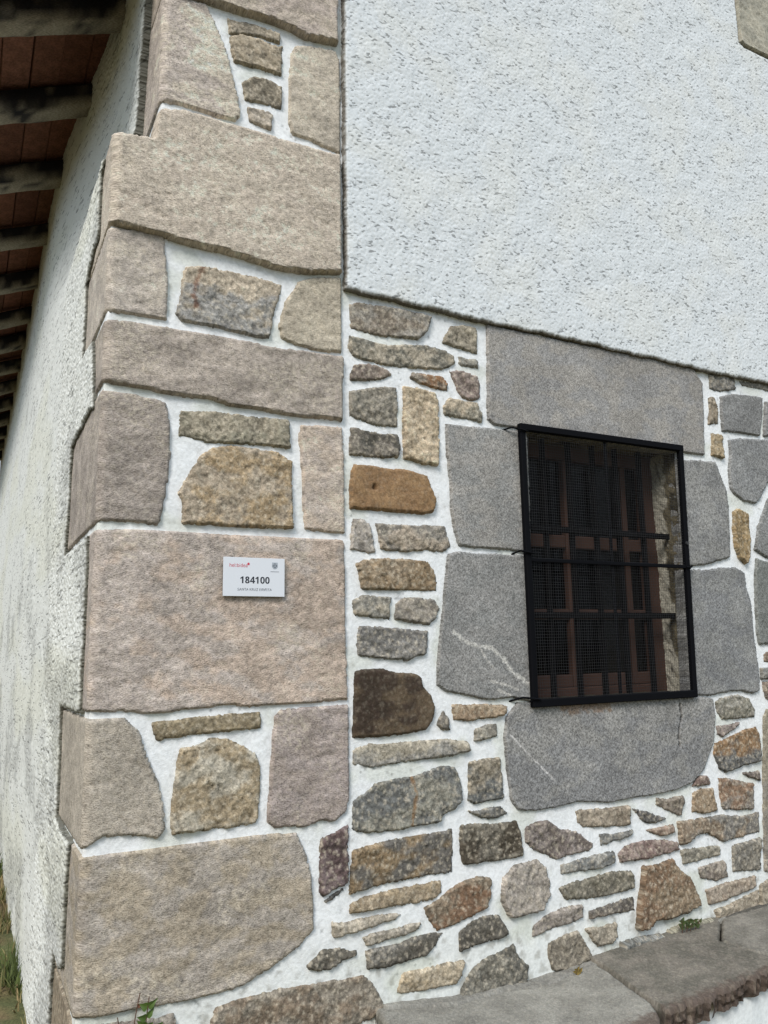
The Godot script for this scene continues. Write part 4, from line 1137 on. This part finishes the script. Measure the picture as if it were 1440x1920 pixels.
# ---------------------------------------------------------------- window: wooden casement, glass, iron bars
func make_window() -> void:
	var x0 := OPEN.position.x
	var x1 := OPEN.end.x
	var y0 := OPEN.position.y
	var y1 := OPEN.end.y
	var z := -0.155
	var wood := mats["brown_wood"]
	var st := start()
	box(st, Vector3(x0 - 0.01, y0 - 0.005, z - 0.05), Vector3(x0 + 0.05, y1 + 0.01, z + 0.012), 0.004)
	box(st, Vector3(x1 - 0.075, y0 - 0.005, z - 0.05), Vector3(x1 + 0.01, y1 + 0.01, z + 0.012), 0.004)
	box(st, Vector3(x0 + 0.05, y1 - 0.06, z - 0.05), Vector3(x1 - 0.075, y1 + 0.01, z + 0.010), 0.004)
	box(st, Vector3(x0 + 0.05, y0 - 0.005, z - 0.05), Vector3(x1 - 0.075, y0 + 0.035, z + 0.010), 0.004)
	var win := part("window", st.commit(), wood, chapel)
	win.set_meta("label", "brown wooden casement with dark panes deep in the opening")
	for x in [[1.985, 0.048], [2.315, 0.030]]:
		part("mullion", one_box(Vector3(x[0] - x[1] / 2, y0 + 0.035, z - 0.04), Vector3(x[0] + x[1] / 2, y1 - 0.06, z + 0.004), 0.004), wood, win)
	for r in [[y0 + 0.0352, y0 + 0.088], [1.655, 1.698], [1.962, 2.018]]:
		for s in [[x0 + 0.05, 1.961], [2.009, 2.30], [2.33, x1 - 0.075]]:
			part("rail", one_box(Vector3(s[0], r[0], z - 0.035), Vector3(s[1], r[1], z), 0.004), wood, win)
	for s in [[x0 + 0.05, 1.961], [2.009, 2.30], [2.33, x1 - 0.075]]:
		for r in [[y0 + 0.088, 1.655], [1.698, 1.962], [2.018, y1 - 0.06]]:
			part("pane", one_box(Vector3(s[0], r[0], z - 0.028), Vector3(s[1], r[1], z - 0.024)), mats["glass"], win)
	# iron grille let into the reveal
	var iron := mats["dark_iron"]
	var gr := Node3D.new()
	gr.name = "iron_grille"
	chapel.add_child(gr)
	gr.set_meta("label", "old iron grille of upright and cross bars behind the mesh")
	for x in [1.795, 1.935, 2.072, 2.205, 2.350]:
		part("upright_bar", one_box(Vector3(x - 0.0105, y0 - 0.02, -0.095), Vector3(x + 0.0105, y1 + 0.02, -0.074), 0.003), iron, gr)
	for y in [2.026, 1.668]:
		part("cross_bar", one_box(Vector3(x0 - 0.02, y - 0.013, -0.074), Vector3(x1 + 0.02, y + 0.013, -0.060), 0.003), iron, gr)


# ---------------------------------------------------------------- eaves: rafters, clay boards, roof covering
func make_eaves() -> void:
	var slope := Transform3D(Basis(Vector3(0, 0, 1), atan(PITCH)), Vector3(0, EAVE, 0))
	var k := sqrt(1.0 + PITCH * PITCH)
	var st := start(lin("8f4a30") * (1.0 / mean["clay"]))
	box(st, Vector3(-0.47 * k, 0.19, -9.9), Vector3(3.72 * k, 0.27, 0.06), 0.01, slope)
	var other := Transform3D(Basis(Vector3(0, 0, 1), -atan(PITCH)), Vector3(7.4, EAVE, 0))
	box(st, Vector3(-3.66 * k, 0.19, -9.9), Vector3(0.47 * k, 0.27, 0.06), 0.01, other)
	var roof := part("roof_eaves", st.commit(), mats["clay"], chapel)
	roof.set_meta("label", "underside of the overhanging roof with rafters and clay boards")
	# rows of barrel tiles along the eave
	var zs := [-0.05, -0.66, -1.27, -1.93, -2.66, -3.36, -4.06, -4.66, -5.30, -5.95, -6.60, -7.25, -7.90, -8.55, -9.2]
	for i in zs.size():
		var w := 0.053 + rng.randf_range(-0.006, 0.008)
		var hgt := 0.122 + rng.randf_range(-0.012, 0.012)
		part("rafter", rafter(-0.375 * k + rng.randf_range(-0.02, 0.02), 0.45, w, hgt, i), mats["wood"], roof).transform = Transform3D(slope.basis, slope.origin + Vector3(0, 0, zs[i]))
	var base := lin("6e4839")
	for i in zs.size() - 1:
		for s in 5:
			var a: float = (-0.415 + s * 0.1225) * k + rng.randf_range(-0.003, 0.003)
			var tone := base.lerp(lin("7d5e4f"), rng.randf_range(0.0, 0.35)) * (rng.randf_range(0.8, 1.15) / mean["clay"])
			tone.a = 1.0
			var y := 0.138 + rng.randf_range(0.0, 0.004)
			part("clay_board", one_box(Vector3(a, y, zs[i + 1] + 0.004), Vector3(a + 0.1215 * k - 0.003, y + 0.034, zs[i] - 0.004), 0.003, tone), mats["clay"], roof).transform = slope


func rafter(x0: float, x1: float, w: float, hgt: float, sd: int) -> ArrayMesh:
	# a hewn beam: a rounded section that wanders, paler towards its underside
	var n := 26
	var sides := 14
	var pos := []
	for i in n + 1:
		var t := float(i) / n
		var x := lerpf(x0, x1, t)
		var ring := []
		for s in sides:
			var a := TAU * s / sides
			var c := cos(a)
			var q := sin(a)
			var px := signf(c) * pow(absf(c), 0.45) * w
			var py := signf(q) * pow(absf(q), 0.45) * hgt / 2.0
			var f := 1.0 + 0.07 * na.get_noise_3d(x * 3.0, c * 0.8 + sd * 7.0, q * 0.8) + 0.05 * na.get_noise_3d(x * 12.0, c * 2.0 + sd * 3.0, q * 2.0)
			var ztw := 0.012 * na.get_noise_2d(x * 2.0, sd * 4.0)
			ring.append(Vector3(x, hgt / 2.0 + py * f, px * f + ztw))
		pos.append(ring)
	var st := start()
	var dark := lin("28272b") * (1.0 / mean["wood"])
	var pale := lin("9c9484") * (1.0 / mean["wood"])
	for i in n:
		for s in sides:
			var p := [[i, s], [i, (s + 1) % sides], [i + 1, (s + 1) % sides], [i + 1, s]]
			for x in [0, 1, 2, 0, 2, 3]:
				var v: Vector3 = pos[p[x][0]][p[x][1]]
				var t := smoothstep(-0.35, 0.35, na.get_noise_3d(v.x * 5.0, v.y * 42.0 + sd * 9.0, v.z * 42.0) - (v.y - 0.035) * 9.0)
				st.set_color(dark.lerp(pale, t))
				st.set_uv(Vector2(v.x * 1.1, (v.y + v.z) * 1.3 + sd * 0.17))
				st.set_smooth_group(0)
				st.add_vertex(v)
	for s in range(1, sides - 1):
		for q in [0, s + 1, s]:
			st.set_color(pale)
			st.set_uv(Vector2(pos[0][q].y, pos[0][q].z))
			st.set_smooth_group(1)
			st.add_vertex(pos[0][q])
	st.generate_normals()
	return st.commit()


# ---------------------------------------------------------------- mesh guard in front of the window
func make_guard() -> void:
	var g := Node3D.new()
	g.name = "window_guard"
	add_child(g)
	var x0 := 1.597
	var x1 := 2.520
	var y0 := 1.314
	var y1 := 2.436
	var lean := 0.035          # the frame is a little out of square
	g.position = Vector3((x0 + x1) / 2.0, y0, 0.022)
	tag(g, "black steel frame with fine wire mesh wired over the window", "window guard")
	var iron := mats["black_iron"]
	var w := x1 - x0
	var t := 0.034
	var h := y1 - y0
	# corners of the frame: bottom right lies further in than top right
	var bl := Vector3(-w / 2, 0, 0)
	var br := Vector3(w / 2 - lean, 0.002, 0)
	var tl := Vector3(-w / 2 - 0.002, h - 0.002, 0)
	var tr := Vector3(w / 2, h + 0.002, 0)
	part("frame_bar", strip(bl, tl, 0.026, 1.0, 0.022), iron, g)
	part("frame_bar", strip(br, tr, 0.025, -1.0, 0.022), iron, g)
	part("frame_bar", strip(tl, tr, 0.028, 1.0, 0.024, -0.0005), iron, g)
	part("frame_bar", strip(bl, br, 0.030, -1.0, 0.024, -0.0005), iron, g)
	var my := 1.880 - y0
	part("middle_bar", one_box(Vector3(-w / 2 + 0.026, my - 0.008, 0.001), Vector3(w / 2 - 0.026 - lean * 0.5, my + 0.008, 0.009), 0.002), iron, g)
	part("middle_bar", one_box(Vector3(-0.008, t, -0.012), Vector3(0.008, h - t * 0.8, -0.004), 0.002), iron, g)
	# woven wire
	var st := start()
	var step := 0.0115
	var x := -w / 2 + t
	var i := 0
	while x < w / 2 - t:
		var line := PackedVector3Array()
		for k in 9:
			var y := lerpf(t * 0.6, h - t * 0.6, k / 8.0)
			line.append(Vector3(x - lean * (1.0 - y / h) * smoothstep(-w / 2, w / 2, x) + 0.0016 * nb.get_noise_2d(i * 3.3, y * 5.0), y, -0.002 + 0.003 * nb.get_noise_2d(x * 6.0, y * 6.0)))
		tube(st, line, 0.00052, 4)
		x += step
		i += 1
	var yy := t
	while yy < h - t * 0.8:
		var line := PackedVector3Array()
		for k in 9:
			var q := lerpf(-w / 2 + t * 0.6, w / 2 - t * 0.6 - lean * (1.0 - yy / h), k / 8.0)
			line.append(Vector3(q, yy + 0.0016 * nb.get_noise_2d(yy * 77.0, q * 5.0), -0.0008 + 0.003 * nb.get_noise_2d(q * 6.0, yy * 6.0)))
		tube(st, line, 0.00052, 4)
		yy += step
	var m := part("wire_mesh", st.commit(), mats["wire"], g)
	m.set_meta("kind", "stuff")
	# tie wires twisted to the wall
	for p in [[-1.0, h - 0.035, 0.085], [-1.0, 1.905 - y0, 0.05], [-1.0, 0.03, 0.09], [1.0, 1.876 - y0, 0.03]]:
		var wr := start()
		var ex: float = p[0] * w / 2.0 - (lean * 0.5 if p[0] > 0.0 else 0.0)
		var line := PackedVector3Array([Vector3(ex - p[0] * 0.03, p[1], 0.016), Vector3(ex, p[1] + 0.004, 0.018), Vector3(ex + p[0] * p[2] * 0.5, p[1] + 0.010, 0.006), Vector3(ex + p[0] * p[2], p[1] - 0.004, -0.025)])
		tube(wr, line, 0.004, 6)
		part("tie_wire", wr.commit(), iron, g)
	var bolt := CylinderMesh.new()
	bolt.top_radius = 0.007
	bolt.bottom_radius = 0.008
	bolt.height = 0.005
	var b := part("bolt", bolt, mats["wire"], g)
	b.transform = Transform3D(Basis(Vector3(1, 0, 0), PI / 2), Vector3(w / 2 - t / 2 - 0.016, 1.985 - y0, 0.0165))


func strip(a: Vector3, b: Vector3, wide: float, side: float, deep: float, cut := 0.0) -> ArrayMesh:
	# a flat bar from a to b whose outer edge runs along a-b; side: which way its width lies
	var e := (b - a).normalized()
	var n := Vector3(-e.y, e.x, 0) * -side
	var p := a + e * cut
	var q := b - e * cut
	var st := start()
	var turn := Transform3D(Basis(e, -n if n.y * e.x - n.x * e.y < 0.0 else n, Vector3(0, 0, 1)), (p + q) / 2.0 + n * wide / 2.0)
	box(st, Vector3(-(q - p).length() / 2.0, -wide / 2.0, -deep / 2.0), Vector3((q - p).length() / 2.0, wide / 2.0, deep / 2.0), 0.003, turn)
	return st.commit()


# ---------------------------------------------------------------- number plaque
func make_plaque() -> void:
	var p := Node3D.new()
	p.name = "number_plaque"
	p.position = Vector3(0.4895, 1.783, 0.0215)
	add_child(p)
	tag(p, "small white plaque with the number 184100 on the big quoin block", "plaque")
	part("back_plate", one_box(Vector3(-0.1035, -0.0622, -0.006), Vector3(0.1035, 0.0618, 0.0), 0.0006), mats["plaque_edge"], p)
	part("face", one_box(Vector3(-0.1045, -0.063, 0.0002), Vector3(0.1045, 0.063, 0.0028), 0.0005), mats["plaque_white"], p)
	letters(p, "184100", "number", Vector2(0.002, -0.0098), 0.100, 0.0222, true, false, mats["ink_dark"])
	letters(p, "SANTA KRUZ ERMITA", "name_line", Vector2(0.0014, -0.0404), 0.116, 0.0098, false, true, mats["ink_grey"])
	letters(p, "hel:bidea", "small_line", Vector2(-0.054, 0.0372), 0.0595, 0.0122, false, false, mats["ink_red"])
	var dot := CylinderMesh.new()
	dot.top_radius = 0.0041
	dot.bottom_radius = 0.0041
	dot.height = 0.0005
	part("dot", dot, mats["ink_red"], p).transform = Transform3D(Basis(Vector3(1, 0, 0), PI / 2), Vector3(-0.0207, 0.0424, 0.0030))
	part("line", one_box(Vector3(0.0550, 0.0183, 0.0028), Vector3(0.0845, 0.0197, 0.0032)), mats["ink_grey"], p)
	# a little crest: a pale shield with dark charges
	var cr := part("crest", shield(0.0098, 0.0115, 0.0004), mats["crest_pale"], p)
	cr.position = Vector3(0.070, 0.0384, 0.0028)
	for s in [[-0.0062, 0.0005, 0.0016, 0.0034], [0.0062, 0.0005, 0.0016, 0.0034], [0.0, 0.0066, 0.0034, 0.0011], [-0.0022, -0.005, 0.0012, 0.0024], [0.0022, -0.005, 0.0012, 0.0024], [0.0, 0.001, 0.0018, 0.0020]]:
		part("charge", one_box(Vector3(s[0] - s[2], s[1] - s[3], 0.0004), Vector3(s[0] + s[2], s[1] + s[3], 0.0007)), mats["ink_grey"], cr)


func shield(w: float, h: float, deep: float) -> ArrayMesh:
	var o := [Vector2(-w, h), Vector2(-w, -h * 0.35), Vector2(-w * 0.6, -h * 0.8), Vector2(0, -h), Vector2(w * 0.6, -h * 0.8), Vector2(w, -h * 0.35), Vector2(w, h)]
	var st := start()
	for k in range(1, o.size() - 1):
		for q in [0, k + 1, k]:
			st.set_normal(Vector3(0, 0, 1))
			st.set_uv(o[q])
			st.add_vertex(Vector3(o[q].x, o[q].y, deep))
	for k in o.size():
		var a: Vector2 = o[k]
		var b: Vector2 = o[(k + 1) % o.size()]
		quad(st, Vector3(a.x, a.y, 0), Vector3(b.x, b.y, 0), Vector3(b.x, b.y, deep), Vector3(a.x, a.y, deep))
	return st.commit()


func letters(parent: Node3D, text: String, called: String, at: Vector2, wide: float, high: float, bold: bool, italic: bool, mat: Material) -> void:
	var f := SystemFont.new()
	f.font_names = PackedStringArray(["Droid Sans"])
	f.font_weight = 700 if bold else 400
	var fv := FontVariation.new()
	fv.base_font = f

	if italic: fv.variation_transform = Transform2D(Vector2(1, 0), Vector2(0.2, 1), Vector2.ZERO)
	var t := TextMesh.new()
	t.font = fv
	t.text = text
	t.font_size = 48
	t.pixel_size = 0.001
	t.depth = 0.0
	t.curve_step = 1.0
	var b := t.get_aabb()
	if b.size.x <= 0.0: return
	var o := part(called, t, mat, parent)
	var sx := wide / b.size.x
	var sy := high / b.size.y
	o.scale = Vector3(sx, sy, 1.0)
	var c := b.get_center()
	o.position = Vector3(at.x - c.x * sx, at.y - c.y * sy, 0.0032)


# ---------------------------------------------------------------- ledge of slabs along the foot of the front wall
func make_ledge() -> void:
	var l := Node3D.new()
	l.name = "stone_ledge"
	l.position = Vector3(0, 0, 0)
	add_child(l)
	tag(l, "low ledge of worn grey stone slabs on a whitewashed base under the window", "ledge")
	# outlines in cm: x, -z
	stone(l, "slab", "s", "8b887d", "7b786e", 0.45, Vector2.ZERO, 0.003, 0.0, 0.007, "", [93, 3, 125, 3, 158, 3, 182, 2, 183, -9, 181.5, -20, 181, -30, 180, -36, 174, -43, 140, -42, 92, -41, 90, -20], [], 2, -0.065)
	stone(l, "slab", "s", "736c60", "625e53", 0.5, Vector2.ZERO, 0.007, 0.0, 0.007, "", [182.5, 3, 215, 3, 258, 3, 236, -14, 239, -24, 243, -33, 245.5, -39, 232, -38.5, 216, -38, 200, -40, 190, -38.5, 181, -38, 182, -30, 182.5, -20, 184, -9], [], 2, -0.065)
	stone(l, "slab", "s", "7a756a", "6a665c", 0.5, Vector2.ZERO, 0.003, 0.0, 0.009, "", [260, 3, 330, 3, 440, 3, 440, -38, 380, -38, 330, -38, 245, -39, 244, -33, 240, -24, 238, -15], [], 2, -0.065)
	# cement fillet between the slabs and the wall
	stone(l, "fillet", "s", "86837a", "76736a", 0.4, Vector2.ZERO, 0.004, 0.0, 0.007, "", [95, 4, 160, 4, 230, 4, 330, 4, 330, -2, 280, -3.5, 230, -2, 205, -5, 180, -3.5, 160, -6, 140, -3, 118, -5, 95, -2], [], 2, -0.06)
	var st := start(lin("e4e9ea") * (1.0 / mean["mortar"]))
	var n := 60
	for i in n:
		var xa := lerpf(0.92, 4.4, float(i) / n)
		var xb := lerpf(0.92, 4.4, float(i + 1) / n)
		var za := 0.352 + 0.012 * na.get_noise_2d(xa * 3.0, 2.0)
		var zb := 0.352 + 0.012 * na.get_noise_2d(xb * 3.0, 2.0)
		quad(st, Vector3(xa, 0.0, za + 0.02), Vector3(xb, 0.0, zb + 0.02), Vector3(xb, ledge_y(xb, 0.35) - 0.03, zb), Vector3(xa, ledge_y(xa, 0.35) - 0.03, za))
	quad(st, Vector3(0.92, 0.0, 0.0), Vector3(0.92, 0.0, 0.35), Vector3(0.92, 0.31, 0.335), Vector3(0.92, 0.36, 0.0))
	part("base", st.commit(), mats["mortar"], l)


# ---------------------------------------------------------------- ground, grass, weeds
func soil_y(x: float, z: float) -> float:
	return 3.6 * smoothstep(-2.2, -8.5, x) + 0.085 + 0.022 * clampf(-z, -1.0, 9.0) + 0.03 * na.get_noise_2d(x * 1.3, z * 1.3) + 0.012 * na.get_noise_2d(x * 7.0, z * 7.0)  # first term: unseen bank on the left, added to deepen shade under the eaves


func make_ground() -> void:
	var n := 90
	var st := start()
	var soil := lin("6d5f47") * (1.0 / mean["rubble"])
	var moss := lin("55583a") * (1.0 / mean["rubble"])
	var xs := []
	for i in n + 1:
		var t := (float(i) / n - 0.5) * 2.0
		xs.append(signf(t) * (2.2 * absf(t) + 60.0 * pow(absf(t), 4.0)))
	for j in n:
		for i in n:
			var p := []
			for q in [[i, j], [i, j + 1], [i + 1, j + 1], [i + 1, j]]:
				var x: float = xs[q[0]] - 0.3
				var z: float = xs[q[1]] - 1.6
				p.append(Vector3(x, soil_y(x, z), z))
			for q in [0, 2, 1, 0, 3, 2]:
				var t := smoothstep(-0.2, 0.3, na.get_noise_2d(p[q].x * 2.0, p[q].z * 2.0 + 5.0))
				st.set_color(soil.lerp(moss, t))
				st.set_uv(Vector2(p[q].x, p[q].z) / 0.9)
				st.set_smooth_group(0)
				st.add_vertex(p[q])
	st.index()
	st.generate_normals()
	var o := part("ground", st.commit(), mats["rubble"], self)
	tag(o, "bare brown earth beside the side wall", "", "", "structure")
	# grass along the side wall
	var bl := SurfaceTool.new()
	bl.begin(Mesh.PRIMITIVE_TRIANGLES)
	var pts := [Vector3(-0.004, 0, 0), Vector3(0.004, 0, 0), Vector3(-0.003, 0.45, 0.05), Vector3(0.003, 0.45, 0.05), Vector3(-0.0018, 0.8, 0.16), Vector3(0.0018, 0.8, 0.16), Vector3(0, 1.0, 0.30)]
	for t in [[0, 1, 2], [1, 3, 2], [2, 3, 4], [3, 5, 4], [4, 5, 6]]:
		for k in [t[0], t[2], t[1]]:
			bl.add_vertex(pts[k])
	bl.generate_normals()
	var m := StandardMaterial3D.new()
	m.resource_name = "grass"
	m.vertex_color_use_as_albedo = true
	m.roughness = 0.8
	var mm := MultiMesh.new()
	mm.transform_format = MultiMesh.TRANSFORM_3D
	mm.use_colors = true
	mm.mesh = bl.commit()
	var where := []
	var tint := []
	for k in 16000:
		var z := rng.randf_range(-7.5, 0.4)
		var x := -0.03 - 1.5 * pow(rng.randf(), 1.6)
		var thick := na.get_noise_2d(x * 1.8, z * 1.8 + 40.0)
		if thick + rng.randf_range(-0.35, 0.35) < -0.02: continue
		var dry := clampf(0.55 - 1.3 * thick + rng.randf_range(-0.3, 0.3), 0.0, 1.0)
		var s := rng.randf_range(0.05, 0.15) * (0.7 + 0.9 * maxf(thick, 0.0))
		var b := Basis(Vector3.UP, rng.randf() * TAU) * Basis(Vector3(1, 0, 0), rng.randf_range(-0.2, 0.9))
		where.append(Transform3D(b.scaled_local(Vector3(1.0, s, s)), Vector3(x, soil_y(x, z) - 0.005, z)))
		tint.append(lin("4f5c2c").lerp(lin("9a8560"), dry) * rng.randf_range(0.7, 1.2))
	mm.instance_count = where.size()
	for k in where.size():
		mm.set_instance_transform(k, where[k])
		mm.set_instance_color(k, tint[k])
	var gm := MultiMeshInstance3D.new()
	gm.name = "grass"
	gm.multimesh = mm
	gm.material_override = m
	add_child(gm)
	tag(gm, "dry and green grass growing along the foot of the side wall", "grass", "", "stuff")


func leaf_mesh(w: float, l: float) -> ArrayMesh:
	var st := start()
	var o := [Vector2(0, 0), Vector2(0.45, 0.12), Vector2(0.5, 0.4), Vector2(0.3, 0.62), Vector2(0.16, 0.8), Vector2(0, 1.0)]
	for s in [-1.0, 1.0]:
		for k in range(1, o.size() - 1):
			var tri := [o[0], o[k], o[k + 1]]
			for q in ([0, 1, 2] if s > 0.0 else [0, 2, 1]):
				var p: Vector2 = tri[q]
				st.set_uv(p)
				st.add_vertex(Vector3(s * p.x * w, p.y * l, 0.25 * w * absf(p.x) - 0.35 * l * p.y * p.y))
	st.generate_normals()
	return st.commit()


func weed(called: String, at: Vector3, label: String, stems: Array, green: String, size: float) -> void:
	var p := Node3D.new()
	p.name = called
	p.position = at
	add_child(p)
	tag(p, label, "weed", "")
	var key := "leaf_" + green
	if not mats.has(key):
		var m := plain(key, green, 0.5)
		m.backlight_enabled = true
		m.backlight = Color(0.12, 0.16, 0.05)
	if not mats.has("stem"): plain("stem", "5d4436", 0.8)
	for s in stems:
		var line := PackedVector3Array()
		var hgt: float = s[1]
		for k in 7:
			var t := k / 6.0
			line.append(Vector3(s[0] + s[2] * t * t, hgt * t, 0.004 + s[3] * t))
		var st := start()
		tube(st, line, 0.0016, 5)
		part("stem", st.commit(), mats["stem"], p)
		for k in s[4]:
			var t: float = 0.30 + 0.72 * (k + 0.5) / s[4]
			var q := line[mini(int(t * 6.0), 6)]
			var lf := part("leaf", leaf_mesh(size * rng.randf_range(0.7, 1.1), size * rng.randf_range(1.0, 1.4)), mats[key], p)
			var side := -1.0 if k % 2 else 1.0
			lf.transform = Transform3D(Basis(Vector3(0, 0, 1), -side * rng.randf_range(0.5, 1.5)) * Basis(Vector3(1, 0, 0), rng.randf_range(0.1, 0.6)), q)


func make_weeds() -> void:
	weed("weed", Vector3(0.180, 0.425, 0.022), "green leafy weed climbing the lowest quoin block", [[0.0, 0.165, 0.008, 0.018, 11], [0.018, 0.09, 0.008, 0.02, 6], [-0.055, 0.085, -0.01, 0.016, 3]], "4c6329", 0.024)
	weed("dry_weed", Vector3(0.125, 0.40, 0.018), "dry reddish brown weed stalks at the foot of the quoins", [[0.0, 0.15, -0.02, 0.012, 2], [0.02, 0.20, 0.02, 0.01, 3], [-0.02, 0.12, 0.012, 0.012, 2]], "6b4433", 0.012)
	weed("moss_tuft", Vector3(2.305, 0.405, 0.035), "small green and russet tuft growing where ledge meets wall", [[0.0, 0.05, 0.01, 0.01, 6], [0.02, 0.045, 0.02, 0.012, 6], [-0.025, 0.055, -0.008, 0.008, 7], [0.05, 0.035, 0.02, 0.01, 5]], "435128", 0.018)
	weed("yellow_weed", Vector3(1.715, 0.36, 0.05), "tiny yellowish seedling in the joint of the ledge", [[0.0, 0.025, 0.006, 0.004, 5], [0.01, 0.02, 0.01, 0.004, 4]], "7d6a33", 0.014)
